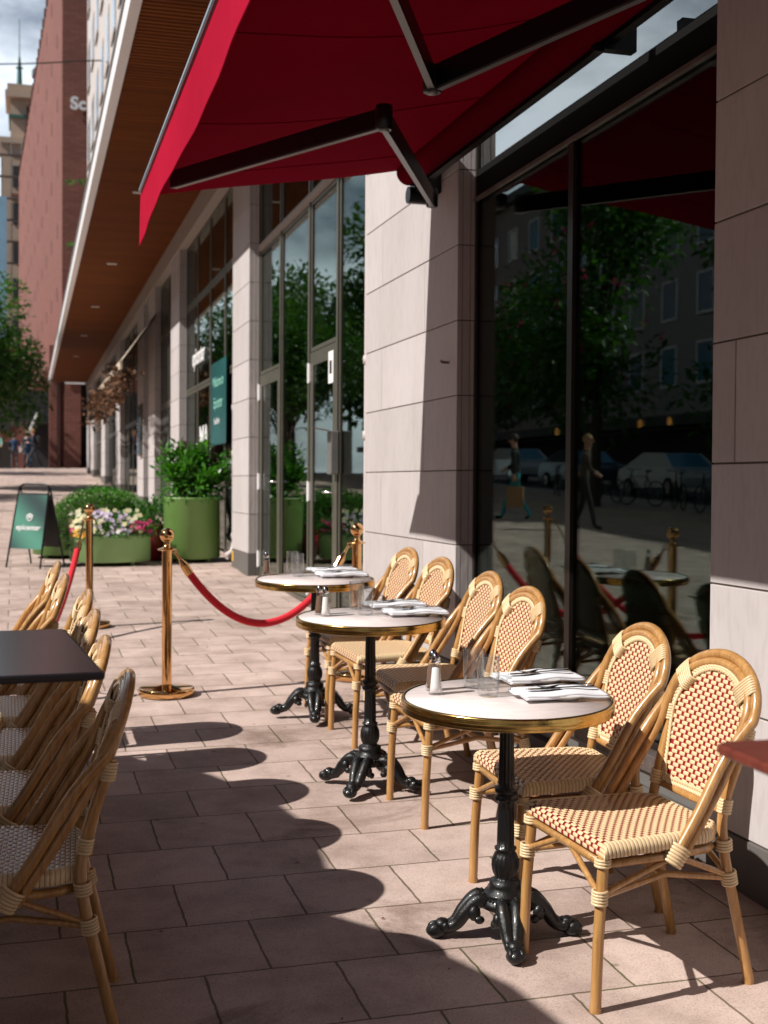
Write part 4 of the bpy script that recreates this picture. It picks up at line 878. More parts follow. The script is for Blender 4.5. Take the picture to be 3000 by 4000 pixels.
# ------------------------------------------------------------------ leaves and flowers
def leafcloud(mb, n, fn, size, rnd, mi=0, narrow=.45, fold=.25, up=.3):
    for _ in range(n):
        p, out = fn(rnd); s = size * rnd.uniform(.6, 1.25)
        d = (V(out) * .8 + V((rnd.gauss(0, .6), rnd.gauss(0, .6), rnd.gauss(up, .5)))).normalized(); sd = d.cross(V((rnd.gauss(0, .3), rnd.gauss(0, .3), 1))); sd = sd.normalized() if sd.length > .01 else V((1, 0, 0)); nn = sd.cross(d)
        a = p; b = p + d * s * .45 + sd * s * narrow * .5 + nn * s * fold * .3; c = p + d * s; e = p + d * s * .45 - sd * s * narrow * .5 + nn * s * fold * .3; m = p + d * s * .5
        mb.add([a, b, c, e, m], [(0, 1, 4), (1, 2, 4), (0, 4, 3), (4, 2, 3)], mi, False)
def flowers(mb, n, fn, size, rnd, mi):
    for _ in range(n):
        p, out = fn(rnd); nrm = (V(out) + V((rnd.gauss(-.25, .3), rnd.gauss(-.6, .3), rnd.gauss(.2, .3)))).normalized(); u = nrm.orthogonal().normalized(); w_ = nrm.cross(u); s = size * rnd.uniform(.75, 1.2); a0 = rnd.random() * 6
        vs = [p + nrm * s * .1]
        for k in range(5):
            a = a0 + 2 * PI * k / 5
            for da, rr in ((-.5, .75), (0, 1.05), (.5, .75)): vs.append(p + (u * math.cos(a + da) + w_ * math.sin(a + da)) * s * rr + nrm * s * .12 * rr)
        mb.add(vs, [(0, 1 + 3 * k, 2 + 3 * k, 3 + 3 * k) for k in range(5)], mi, False)
def planter(x, y, rx, ry, h, m, lab, foot=True):
    t = empty('planter', lab, 'planter'); pose(t, x, y, 0, 0)
    a = MB(); a.lathe([(rx * .97, .05), (rx, .06), (rx, h - .03), (rx * 1.02, h - .02), (rx * 1.02, h), (rx * .97, h), (rx * .96, h - .04)], 56, sy=ry / rx, cap=False)
    a.lathe([(.001, .05), (rx * .97, .05)], 56, sy=ry / rx, cap=False); a.build('body', M_[m], t)
    a = MB(); a.lathe([(.001, h - .05), (rx * .96, h - .05)], 40, sy=ry / rx, cap=False); a.build('soil', M_['soil'], t)
    for k in range(4):
        q = PI / 4 + k * PI / 2; a = MB(); a.lathe([(.03, -.02), (.03, .06)], 12, c=(rx * .75 * math.cos(q), ry * .75 * math.sin(q), 0)); a.build('foot', M_[m], t)
    return t
rnd = random.Random(11)
# tall planter with laurel
planter(1.96, 15.88, .345, .34, .80, 'planter', 'tall round green planter beside the shopfront, holding the glossy shrub')
sh = tag(empty('laurel_shrub'), 'glossy green laurel shrub filling the tall green planter', 'shrub'); pose(sh, 1.96, 15.88, 0, .76)
st = MB(); tips = []
for k in range(30):
    a = rnd.uniform(0, 2 * PI); q = rnd.uniform(.05, .50); hh = rnd.uniform(.26, .80) * (1 - .30 * q / .50); b0 = V((.1 * math.cos(a), .1 * math.sin(a), 0)); e = V((q * math.cos(a), q * math.sin(a), hh)); mid = b0.lerp(e, .5) + V((rnd.gauss(0, .03), rnd.gauss(0, .03), .04)); st.tube([b0, mid, e], [.008, .006, .003], 5); tips.append((b0, mid, e))
st.build('branch', M_['bark'], sh); lv = MB()
def lf(r):
    b0, m_, e = r.choice(tips); u = r.uniform(.25, 1.03); p = (b0.lerp(m_, u * 2) if u < .5 else m_.lerp(e, u * 2 - 1)) + V((r.gauss(0, .045), r.gauss(0, .045), r.gauss(0, .03))); return p, (e - b0).normalized() * .3 + V((r.gauss(0, .5), r.gauss(0, .5), .1))
leafcloud(lv, 3200, lf, .105, rnd, 0, .42, .3, .15)
def lf2(r):
    a = r.uniform(0, 2 * PI); q = .40 * math.sqrt(r.random()); return V((q * math.cos(a), q * math.sin(a), r.uniform(.0, .12 + .2 * r.random()))), V((math.cos(a), math.sin(a), -.2))
leafcloud(lv, 500, lf2, .08, rnd, 0, .42, .3, -.1); lv.build('foliage', M_['laurel'], sh)
# oval planter with pansies
planter(.955, 15.62, .475, .30, .37, 'planterlight', 'low oval light green planter full of mixed pansies')
fl_ = tag(empty('flower_bed_plants'), 'cream, lilac, orange and magenta pansies massed in the low oval planter', 'flowers'); pose(fl_, .955, 15.62, 0, .33)
def dome(rx, ry, rz, z0=0, noise=.12, lo=0.0):
    def f(r):
        a = r.uniform(0, 2 * PI); u = r.uniform(lo, 1); q = math.sqrt(1 - u * u); s = 1 + r.gauss(0, noise) - abs(r.gauss(0, .08)); return V((rx * q * math.cos(a) * s, ry * q * math.sin(a) * s, z0 + rz * u * s)), V((q * math.cos(a), q * math.sin(a), u))
    return f
lv = MB(); leafcloud(lv, 2600, dome(.50, .33, .27, .0, .08), .045, rnd, 0, .5, .3, .2); lv.build('foliage', M_['flowleaf'], fl_)
def reg(x0, x1, z0, z1):
    def f(r):
        x = r.uniform(x0, x1); k = math.sqrt(max(0, 1 - (x / .53) ** 2)); z = r.uniform(z0, z1) ; yy = -.34 * k * math.sqrt(max(.02, 1 - (z / .34) ** 2)) * r.uniform(.75, 1.08); return V((x, yy, z)), V((x * .6, -.7, .6))
    return f
for nm, m, n, rg, s in (('cream_pansy', 'yellowfl', 46, reg(-.47, .34, .08, .33), .026), ('cream_pansy', 'yellowfl', 22, reg(-.47, -.2, .10, .30), .028), ('lilac_pansy', 'lilacfl', 62, reg(-.22, .22, .04, .32), .022), ('orange_pansy', 'orangefl', 26, reg(-.47, -.25, .02, .12), .024), ('magenta_pansy', 'magentafl', 26, reg(.22, .47, .06, .2), .022), ('magenta_pansy', 'magentafl', 8, reg(-.5, -.44, .08, .18), .018)):
    for sc in (1,):
        fm = MB(); flowers(fm, n, rg, s * 1.25, rnd, 0); tag(fm.build(nm, M_[m], fl_), kind='stuff')
tr_ = MB(); leafcloud(tr_, 90, lambda r: (V((-.5 + r.gauss(0, .03), -.1 + r.gauss(0, .05), .02 - r.uniform(0, .16))), V((-.5, -.3, -.6))), .045, rnd, 0); tr_.build('trailing_leaves', M_['flowleaf'], fl_)
# box shrub planter behind
planter(.42, 16.75, .36, .36, .30, 'planterdark', 'dark green bowl planter behind the advertising board')
planter(1.05, 17.1, .44, .44, .34, 'planter', 'green bowl planter hidden behind the flowers, holding the clipped bush')
bx = tag(empty('box_shrub'), 'broad clipped box bush rising behind the pansies', 'shrub'); pose(bx, .93, 17.0, 0, .26)
lv = MB(); leafcloud(lv, 9000, dome(.74, .5, .60, .0, .035), .036, rnd, 0, .55, .3, .2); lv.build('foliage', M_['boxleaf'], bx)
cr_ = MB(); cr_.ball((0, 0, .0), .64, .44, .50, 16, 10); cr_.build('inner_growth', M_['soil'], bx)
# red pot with green plant
rp_ = empty('red_pot', 'glossy red pot between the low and the tall green planters', 'pot'); pose(rp_, 1.50, 16.1, 0)
a = MB(); a.lathe([(.10, 0), (.14, .02), (.16, .3), (.155, .42), (.165, .44), (.15, .44), (.145, .40), (.001, .40)], 32); a.build('pot_body', M_['redpot'], rp_)
gp_ = tag(empty('potted_plant'), 'leafy bright green plant with small red blooms in the red pot', 'plant'); pose(gp_, 1.50, 16.1, 0, .40)
lv = MB(); leafcloud(lv, 700, dome(.22, .2, .38, -.05, .12), .06, rnd, 0, .6, .3, .2); lv.build('foliage', M_['flowleaf'], gp_)
fm = MB(); flowers(fm, 26, dome(.20, .2, .20, -.12, .1), .022, rnd, 0); fm.build('red_bloom', M_['magentafl'], gp_)

# ------------------------------------------------------------------ folding advertising board
sb = empty('advertising_board', 'black framed folding pavement board with a teal epicenter poster', 'sandwich board')
pose(sb, .09, 15.62, R(-36), 0, True)
HW, HH, LN = .21, .97, .24
def lean(z, s=1): return (HH - z) / HH * LN * s
fr_ = MB(); pth = smooth_path([(-HW - .025, -LN, 0), (-HW, -lean(.8), .8), (-HW + .01, -lean(.92), .92), (-HW + .06, -lean(.965), .965), (0, -lean(.968), .968), (HW - .06, -lean(.965), .965), (HW - .01, -lean(.92), .92), (HW, -lean(.8), .8), (HW + .025, -LN, 0)], 5)
fr_.tube(pth, .011, 8); fr_.tube([(-HW, -lean(.86), .86), (HW, -lean(.86), .86)], .008, 8); fr_.build('front_frame', M_['black'], sb)
fr_ = MB(); fr_.tube([(p.x, -p.y, p.z) for p in pth], .011, 8); fr_.build('rear_frame', M_['black'], sb)
def pan(z0, z1, s, off):
    return [(-HW - .004, s * lean(z0) + off, z0), (HW + .004, s * lean(z0) + off, z0), (HW - .0, s * lean(z1) + off, z1), (-HW + .0, s * lean(z1) + off, z1)]
p = MB(); A = pan(.22, .845, -1, -.004); B = pan(.22, .845, -1, .008); p.add(A + B, [(0, 1, 2, 3), (7, 6, 5, 4), (0, 4, 5, 1), (1, 5, 6, 2), (2, 6, 7, 3), (3, 7, 4, 0)], 0, False); pn = p.build('poster_panel', M_['sign'], sb)
p = MB(); A = pan(.22, .845, 1, -.006); B = pan(.22, .845, 1, .006); p.add(A + B, [(3, 2, 1, 0), (4, 5, 6, 7), (1, 5, 4, 0), (2, 6, 5, 1), (3, 7, 6, 2), (0, 4, 7, 3)], 0, False); p.build('rear_panel', M_['darkedge'], sb)
def onboard(z, off=-.009):
    th = math.atan2(LN, HH); return Matrix.Translation((0, -lean(z) + off, z)) @ Matrix.Rotation(PI / 2 - th, 4, 'X')
text_mesh('lettering', 'epicenter', .088, .001, M_['letter'], pn, onboard(.465), .0012)
lg = MB(); sc = .052
def hexp(c, r, n=6, a0=PI / 6): return [(c[0] + r * math.cos(a0 + 2 * PI * i / n), c[1] + r * math.sin(a0 + 2 * PI * i / n), 0) for i in range(n)]
for c, r in (((0, .018), .020), ((-.020, .006), .020), ((.020, .006), .020), ((0, -.014), .024)): lg.tube(hexp(c, r), .0042, 5, closed=True)
lg.tube([(-.042, .022, 0), (-.04, -.02, 0), (0, -.05, 0), (.04, -.02, 0), (.042, .022, 0), (.02, .03, 0), (0, .044, 0), (-.02, .03, 0)], .0042, 5, closed=True)
o = lg.build('emblem', M_['letter'], pn); o.data.transform(onboard(.585))

# ------------------------------------------------------------------ people
def person(name, label, J, mats, x, y, rot, scale=1.0, group=None, hair=True, extras=None):
    """J: joints dict name -> (x,y,z,r); one continuous skin, facing +y locally"""
    E_ = [('pel', 'belly'), ('belly', 'chest'), ('chest', 'neck'), ('neck', 'head0'), ('head0', 'head1'), ('chest', 'shL'), ('shL', 'elL'), ('elL', 'haL'), ('haL', 'fiL'), ('chest', 'shR'), ('shR', 'elR'), ('elR', 'haR'), ('haR', 'fiR'), ('pel', 'hiL'), ('hiL', 'knL'), ('knL', 'anL'), ('anL', 'toL'), ('pel', 'hiR'), ('hiR', 'knR'), ('knR', 'anR'), ('anR', 'toR')]
    ks = list(J); me = bpy.data.meshes.new('body'); me.from_pydata([V(J[k][:3]) for k in ks], [(ks.index(a), ks.index(b)) for a, b in E_], [])
    o = bpy.data.objects.new('body', me); col.objects.link(o); md = o.modifiers.new('s', 'SKIN'); 
    for i, k in enumerate(ks):
        sv = me.skin_vertices[0].data[i]; r = J[k][3]; sv.radius = (r, r) if not isinstance(r, tuple) else r; sv.use_root = (k == 'pel')
    o.modifiers.new('u', 'SUBSURF').levels = 2; bpy.context.view_layer.update()
    m2 = bpy.data.meshes.new_from_object(o.evaluated_get(bpy.context.evaluated_depsgraph_get())); bpy.data.objects.remove(o)
    m2.materials.clear()
    for m in ('skin', mats[0], mats[1], 'darkcloth'): m2.materials.append(M_[m])
    nz0 = J['neck'][2]; hz = J['pel'][2]
    hl, hr = V(J['haL'][:3]), V(J['haR'][:3])
    for f in m2.polygons:
        c = f.center; f.use_smooth = True
        if c.z > nz0 - .01 or (c - hl).length < .10 or (c - hr).length < .10: f.material_index = 0
        elif c.z < .09: f.material_index = 3
        elif c.z > hz + .02 or abs(c.x) > .24: f.material_index = 1
        else: f.material_index = 2
    t = empty(name, label, 'person', group); link('body', m2, t)
    h0, h1 = V(J['head0'][:3]), V(J['head1'][:3]); hc = h0.lerp(h1, .6)
    a = MB(); a.ball(hc + V((0, -.018, .022)), .088, .100, .105, 16, 10); a.build('hair', M_[mats[2]], t)
    a = MB(); a.ball(hc + V((0, .098, -.02)), .012, .018, .02, 8, 6); a.build('nose', M_['skin'], t)
    for s in (1, -1):
        a = MB(); a.ball(hc + V((s * .032, .086, .006)), .010, n=8, k=6); a.build('eye', M_['darkcloth'], t); a = MB(); a.ball(hc + V((s * .084, .0, -.01)), .010, .02, .03, 8, 6); a.build('ear', M_['skin'], t)
    if extras: extras(t, J)
    pose(t, x, y, rot, 0, False); t.scale = (scale,) * 3; return t
def walkJ(stride=.26, lean_=.03, arml=(0, .25), armr=(0, -.2)):
    return dict(pel=(0, 0, .95, (.14, .10)), belly=(0, .005, 1.10, (.125, .09)), chest=(0, lean_, 1.33, (.15, .10)), neck=(0, lean_ + .01, 1.50, .055), head0=(0, lean_ + .03, 1.60, .080), head1=(0, lean_ + .04, 1.70, .088),
        shL=(-.185, lean_, 1.40, .058), elL=(-.225, lean_ + arml[1] * .35, 1.13, .042), haL=(-.21, lean_ + arml[1], .92 + abs(arml[1]) * .45, .034), fiL=(-.20, lean_ + arml[1] * 1.25, .86 + abs(arml[1]) * .5, .026),
        shR=(.185, lean_, 1.40, .058), elR=(.225, lean_ + armr[1] * .35, 1.13, .042), haR=(.21, lean_ + armr[1], .92 + abs(armr[1]) * .45, .034), fiR=(.20, lean_ + armr[1] * 1.25, .86 + abs(armr[1]) * .5, .026),
        hiL=(-.095, 0, .90, .088), knL=(-.10, stride * .62, .50, .058), anL=(-.10, stride, .09, .042), toL=(-.10, stride + .14, .05, .036),
        hiR=(.095, 0, .90, .088), knR=(.10, -stride * .25, .49, .058), anR=(.10, -stride, .12, .042), toR=(.10, -stride + .11, .04, .034))
def backpack(t, J):
    a = MB(); a.box(-.15, .15, -.26, -.10, 1.02, 1.46, 0, .05); a.build('backpack', M_['darkcloth'], t)
    a = MB(); a.box(-.05, .05, .33, .345, 1.14, 1.28, 0, .004); a.build('phone', M_['darkcloth'], t)
Jm = walkJ(.34, .05, (0, .30), (0, .30)); Jm['haL'] = (-.07, .30, 1.16, .034); Jm['fiL'] = (-.03, .34, 1.20, .026); Jm['elL'] = (-.24, .05, 1.12, .042); Jm['haR'] = (.07, .30, 1.16, .034); Jm['fiR'] = (.03, .34, 1.20, .026); Jm['elR'] = (.24, .05, 1.12, .042)
person('person', 'man in a dark suit with a backpack striding across the far street', Jm, ('suit', 'suit', 'blond'), .30, 60.8, R(82), 1.03, 'pedestrians on the far street', extras=backpack)
person('person', 'person in a blue top walking in the shade left of the suited man', walkJ(.2), ('denim', 'greycloth', 'hair'), -.62, 66, R(10), .98, 'pedestrians on the far street')
person('person', 'person in a mint green top cut off by the left edge of the photo', walkJ(.16), ('mint', 'darkcloth', 'hair'), -1.35, 60.5, R(180), 1.0, 'pedestrians on the far street')
person('person', 'person in dark blue close behind the suited man', walkJ(.22), ('denim', 'denim', 'hair'), .02, 64.2, R(20), .98, 'pedestrians on the far street')
person('person', 'brown haired person in white behind the glossy laurel shrub', walkJ(.2), ('white', 'darkcloth', 'hair'), 2.14, 18.3, R(150), .83)
# ------------------------------------------------------------------ far end of the street
bt = empty('brick_building', 'tall red brick building standing across the end of the street', 'building')
Y0 = 66; x0 = 1.66; zb = zg(2, Y0) - .3; ZH = 29.7
def prism(mb, pts, z0, z1, mi=0):
    n = len(pts); mb.add([(p[0], p[1], z0) for p in pts] + [(p[0], p[1], z1) for p in pts], [tuple(range(n))[::-1], tuple(range(n, 2 * n))] + [(i, (i + 1) % n, n + (i + 1) % n, n + i) for i in range(n)], mi, False)
w1 = MB(); ang = -.042
L0 = (x0, Y0); L1 = (x0 + ang * 58, Y0 + 58)
prism(w1, [L0, (12, Y0), (12, Y0 + 58), L1], 8.2, ZH); w1.build('wall', M_['brick'], bt)
# skin of the side wall; its sunlit pink is put into the brick colour
w2 = MB(); prism(w2, [(L0[0] - .012, L0[1] + .02), (L0[0] - .002, L0[1] + .02), (L1[0] - .002, L1[1]), (L1[0] - .012, L1[1])], 8.2, ZH); w2.build('side_wall', M_['brickpink'], bt)
k = 0
for r_ in range(6):
    for c in range(11):
        y = Y0 + 3.5 + c * 4.9; x = x0 + ang * (y - Y0); z = 11 + r_ * 3.3
        if z > 28.5: continue
        m = MB(); m.box(x - .03, x - .0125, y, y + .40, z, z + .7); m.build('window', M_['interior'], bt)
for c in range(30):
    y = Y0 + 1 + c * 1.9; x = x0 + ang * (y - Y0); cp = MB(); cp.box(x - .12, x + .3, y, y + .9, ZH + .003, ZH + .32); cp.build('coping_block', M_['brick'], bt)
# podium with piers
for (a, b, m, yy) in ((1.02, 1.38, 'brickpink', 64.6), (1.52, 1.72, 'brickpink', 65.0), (1.74, 2.5, 'brick', 64.2), (3.6, 4.6, 'brick', 64.2)):
    p = MB(); p.box(a, b, yy, yy + 1.2, zg(a, yy) - .2, 6.6); p.build('pier', M_[m], bt)
p = MB(); p.box(1.0, 9, 64.15, 66, 6.603, 8.15); p.build('podium_band', M_['brickpink'], bt)
p = MB(); p.box(1.3, 9, 66.3, 66.4, 1.8, 6.6); p.build('dark_entrance', M_['interior'], bt)
p = MB(); p.box(1.74, 2.7, 64.10, 64.145, 6.3, 6.6); p.build('white_band', M_['letter'], bt)
dg = empty('street_shelter', 'dark sloping roofed structure in the shade beside the brick piers', 'shelter'); a = MB(); prism(a, [(-.9, 68), (1.3, 68), (1.3, 74), (-.9, 74)], 4.6, 6.2); a.build('roof', M_['darkroof'], dg)
a = MB(); prism(a, [(.0, 71), (1.2, 71), (1.2, 73.5), (.0, 73.5)], zg(0, 71) - .1, 4.597); a.build('shelter_wall', M_['darkroof'], dg)
a = MB(); a.tube([(-.3, 67.5, 3.0), (.55, 67.5, 5.0)], .16, 8); a.build('escalator_rail', M_['greymetal'], dg)
# letters on the brick building
sg = tag(text_mesh('rooftop_sign', 'Sc', .85, .08, M_['letter'], None, Matrix.Translation((2.42, Y0 - .2, 20.3)) @ Matrix.Rotation(PI / 2, 4, 'X'), .03), 'white capital letter sign high on the brick wall, partly hidden by the pale facade', 'sign')
# blue-green glass block low in the gap
gb = empty('glass_block', 'narrow green glass building showing between the tree and the canopy', 'building'); a = MB(); a.box(.25, 1.15, 100, 106, 1.5, 16); a.build('wall', M_['darkmetal'], gb)
for k in range(5): a = MB(); a.box(.32, 1.1, 99.9, 99.997, 4.5 + 2.2 * k, 6.3 + 2.2 * k); a.build('window', M_['copper'], gb)
tag(text_mesh('shop_sign', 'Cafe', .6, .03, M_['letter'], None, Matrix.Translation((.62, 98.6, 9.9)) @ Matrix.Rotation(PI / 2, 4, 'X')), 'small white lettering on the narrow green glass building', 'sign')
# old stone tower with scaffolding
tw = empty('stone_tower', 'ornate pale stone tower rising beyond the brick building', 'tower'); TY = 140
a = MB(); a.box(-2.7, 4.0, TY, TY + 6, 1.5, 36.8); a.build('shaft', M_['cream'], tw)
a = MB()
for z0, z1, g_ in ((36.803, 37.4, .35), (41.6, 42.3, .42), (42.303, 43.0, .2)): a = MB(); a.box((-2.7 if z0 < 37 else -1.9) - g_ * .9, 4 + g_, TY - g_, TY + 6 + g_, z0, z1); a.build('cornice', M_['cream'], tw)
a = MB(); a.box(-1.75, 3.2, TY + .4, TY + 5.5, 37.403, 41.597); a.build('upper_storey', M_['cream'], tw)
for k in range(3): a = MB(); a.box(-.1 + k * 1.1, .6 + k * 1.1, TY + .3, TY + .397, 37.9, 40.9, 0); a.build('window', M_['darkroof'], tw)
a = MB(); a.box(-1.95, 3.6, TY + .1, TY + 5.8, 39.6, 39.9); a.build('copper_band', M_['copper'], tw)
a = MB(); a.lathe([(1.5, 0), (1.45, .8), (.2, 1.1)], 12, c=(1.9, TY + 2.5, 44.6)); a.build('lantern_roof', M_['darkroof'], tw)
a = MB(); a.lathe([(1.1, 0), (1.1, 1.6)], 12, c=(1.9, TY + 2.5, 43.0)); a.build('lantern', M_['cream'], tw)
a = MB(); a.tube([(-.85, TY + 1, 42.9), (-.85, TY + 1, 45.0), (-.85, TY + 1, 46.2)], [.30, .22, .10], 10); a.tube([(-.85, TY + 1, 46.2), (-.85, TY + 1, 50.2)], [.06, .03], 6); a.lathe([(.1, 0), (.42, .1), (.1, .25)], 12, c=(-.85, TY + 1, 44.9)); a.build('spire', M_['copper'], tw)
for k in range(8): a = MB(); a.box(-1.5, -.7, TY - .1, TY - .003, 5 + k * 3.9, 7.2 + k * 3.9); a.build('window', M_['darkroof'], tw)
a = MB(); a.box(-1.72, 4, TY - .25, TY - .003, 31.0, 31.6); a.box(-1.72, 4, TY - .25, TY - .003, 20.0, 20.5); a.build('string_course', M_['brickpink'], tw)
sf_ = empty('scaffolding', 'grey scaffolding with pale blue sheeting wrapped round the stone tower', 'scaffolding')
for k, (x, y) in enumerate([(-3.6, 137.5), (-2.6, 137.5), (-1.6, 137.5), (-.6, 137.5), (.4, 137.5)]):
    a = MB(); a.tube([(x, y, 1.5), (x, y, 36.5)], .05, 6); a.build('scaffold_pole', M_['greymetal'], sf_)
for k in range(15):
    a = MB(); a.box(-3.8, .6, 136.7, 137.4, 4 + k * 2.2, 4.12 + k * 2.2); a.build('scaffold_deck', M_['sillmetal'], sf_)
a = MB(); a.box(-3.9, -2.05, 136.4, 136.45, 9, 30.5); a.build('sheeting', M_['sheet'], sf_)
# row of low buildings closing the street on the left
cb_ = empty('distant_building', 'low terracotta building at the foot of the far tower', 'building'); a = MB(); a.box(-14, -.2, 118, 124, 1.5, 13.5); a.build('wall', M_['brickpink'], cb_)
for k in range(6): a = MB(); a.box(-13 + k * 2.1, -11.9 + k * 2.1, 117.9, 117.997, 6, 8.5); a.build('window', M_['darkroof'], cb_)
for k in range(6): a = MB(); a.box(-13 + k * 2.1, -11.9 + k * 2.1, 117.9, 117.997, 2.6, 5); a.build('shop_window', M_['interior'], cb_)
# cable over the street
a = MB(); a.tube(smooth_path([(-14, 44, 17.6), (-4, 44, 15.2), (2.35, 44, 14.7 + .9)], 8), .022, 6); tag(a.build('overhead_cable', M_['darkmetal']), 'thin dark cable strung across the street high up', 'cable')

# ------------------------------------------------------------------ trees
def tree(x, y, h, cr_, lab, seed, n=9000, blossom=0, trunk=.16, size=.16, group='street trees', lowz=.35, dx=0):
    r = random.Random(seed); t = empty('street_tree', lab, 'tree', group); t.location = (x, y, zg(x, y)); tb = MB()
    top = V((r.gauss(0, .2), r.gauss(0, .2), h * .55)); tb.tube([(0, 0, -.1), (0, 0, h * .25), top], [trunk, trunk * .8, trunk * .5], 10); tb.build('trunk', M_['bark'], t)
    blobs = []; limbs = MB()
    for k in range(16):
        a = r.uniform(0, 2 * PI); q = r.uniform(.15, .8) * cr_; z = h * r.uniform(lowz + .08, .9); q *= math.sqrt(max(.15, 1 - ((z / h - .6) / .5) ** 2)); c = V((q * math.cos(a), q * math.sin(a), z)); blobs.append((c, cr_ * r.uniform(.28, .5)))
        limbs.tube([V((0, 0, h * r.uniform(.25, .5))), c * .5 + V((0, 0, h * .22)), c], [trunk * .4, trunk * .25, .02], 6)
    limbs.build('limb', M_['bark'], t); lv = MB()
    def f(r_):
        c, s = r_.choice(blobs); d = V((r_.gauss(0, 1), r_.gauss(0, 1), r_.gauss(0, .75))); d = d.normalized() * s * (r_.random() ** .45); return c + d, d.normalized()
    leafcloud(lv, n, f, size, r, 0, .6, .3, -.1); lv.build('crown', M_['treeleaf'], t)
    if blossom:
        b = MB()
        for _ in range(blossom):
            c, s = r.choice(blobs); d = V((r.gauss(0, 1), r.gauss(0, 1), abs(r.gauss(0, .9)))).normalized() * s * 1.02; p = c + d
            leafcloud(b, 7, lambda q: (p + V((q.gauss(0, .04), q.gauss(0, .04), q.uniform(0, .22))), V((0, 0, 1))), .09, r, 0, .9)
        tag(b.build('blossom', M_['magentafl'], t), kind='stuff')
    return t
tree(-2.45, 37.5, 5.6, 2.75, 'leafy green street tree reaching in from the left edge above the pavement', 5, 24000, size=.17, lowz=.40)
# ------------------------------------------------------------------ across the street (seen mirrored in the glass)
ob = empty('grey_office_building', 'grey office building across the street with white framed windows, mirrored in the glass', 'building')
a = MB(); a.box(-40, -27, -30, 118, -1.5, 20.6); a.build('wall', M_['greyfacade'], ob)
a = MB(); a.box(-41, -26.4, -31, 119, 20.603, 21.2); a.build('roof', M_['darkroof'], ob)
a = MB(); a.box(-27.6, -25.2, -30, 118, 4.5, 5.0); a.build('street_canopy', M_['darkroof'], ob)
a = MB(); a.box(-26.99, -26.9, -30, 118, .6, 4.4); a.build('shop_glazing', M_['interior'], ob)
bb = empty('sky_screen_block', 'plain added block behind the viewer that screens off sky light', 'building'); a = MB(); a.box(-9, 30, -44, -26, -2, 26); a.build('wall', M_['greyfacade'], bb)  # unseen block added to shut out part of the sky light
for k in range(24): a = MB(); q = -7 + (k % 8) * 4.2; a.box(q, q + 1.8, -25.997, -25.95, 4 + (k // 8) * 5, 6.4 + (k // 8) * 5); a.build('window', M_['glass_skyblue'], bb)
k = 0
for r_ in range(4):
    for c in range(22):
        y = 22 + c * 3.7; z = 6.6 + r_ * 3.4
        f = MB(); frame_rect(f, y, y + 1.7, z, z + 2.1, .12, -27.0 + .003, -26.9); f = f.build('window', M_['white'], ob); p = MB(); p.box(-26.99, -26.96, y + .12, y + 1.58, z + .12, z + 1.98); p.build('pane', M_['glass_skyblue'], f)
tree(-10.0, 42, 7.6, 2.6, 'chestnut tree with red blossom across the street, mirrored left in the restaurant window', 7, 6000, blossom=150, size=.24, lowz=.25)
tree(-9.5, 31, 10.2, 3.6, 'tall dark chestnut tree mirrored across the middle of the restaurant window', 8, 9000, blossom=60, size=.26, lowz=.22)
tree(-11.5, 24.5, 9.4, 3.0, 'chestnut tree mirrored at the right side of the restaurant window', 9, 5000, size=.26, lowz=.22)
for k, (x, y, h) in enumerate(((-10, 51, 11), (-10.5, 62, 11.5), (-10, 74, 12), (-10.5, 88, 12.5), (-10, 103, 13))):
    tree(x, y, h, 4.0, ['round crowned tree across the street, mirrored in the shopfront before the doors', 'second tree of the row across the street beyond the chestnuts', 'third tree of the row across the street beyond the chestnuts', 'fourth tree of the row across the street', 'farthest tree of the row across the street'][k], 20 + k, 5200, size=.36, lowz=.2)
def car(x, y, rot, m, lab):
    t = empty('parked_car', lab, 'car', 'cars parked across the street'); t.location = (x, y, zg(x, y)); t.rotation_euler.z = rot
    prof = [(-2.15, .35), (-2.2, .62), (-2.1, .85), (-1.35, .95), (-.65, 1.42), (.7, 1.47), (1.65, 1.02), (2.1, .92), (2.18, .55), (2.1, .3)]
    W_ = .86; b = MB(); vs = []
    for s in (-1, 1):
        for (px, pz) in prof: vs.append((px, s * (W_ - (.18 if pz > 1.2 else 0)), pz))
    n = len(prof); b.add(vs, [tuple(range(n)), tuple(range(n, 2 * n))[::-1]] + [(i, i + n, (i + 1) % n + n, (i + 1) % n) for i in range(n)], 0, False); b.build('body', M_[m], t)
    b = MB()
    for s in (-1, 1): b.add([(-1.15, s * .80, .98), (-.6, s * .692, 1.36), (.65, s * .692, 1.40), (1.4, s * .80, 1.02)], [(0, 1, 2, 3)], 0, False)
    b.add([(-1.33, -.7, .975), (-1.33, .7, .975), (-.68, .6, 1.41), (-.68, -.6, 1.41)], [(0, 1, 2, 3)], 0, False); b.add([(1.62, -.7, 1.045), (1.62, .7, 1.045), (.74, .6, 1.462), (.74, -.6, 1.462)], [(0, 1, 2, 3)], 0, False)
    b.build('glazing', M_['glass_skyblue'], t)
    for px in (-1.35, 1.35):
        for s in (-1, 1): w_ = MB(); w_.tube([(px, s * .72, .32), (px, s * .90, .32)], .32, 20); w_ = w_.build('wheel', M_['darkcloth'], t); q = MB(); q.tube([(px, s * .901, .32), (px, s * .905, .32)], .19, 16); q.build('rim', M_['chrome'], w_)
    return t
M_['carwhite'] = mat('car_white', (.7, .7, .72), .2, coat=.6); M_['carblue'] = mat('car_blue', (.02, .05, .09), .2, coat=.6); M_['cargrey'] = mat('car_grey', (.25, .26, .28), .2, coat=.6)
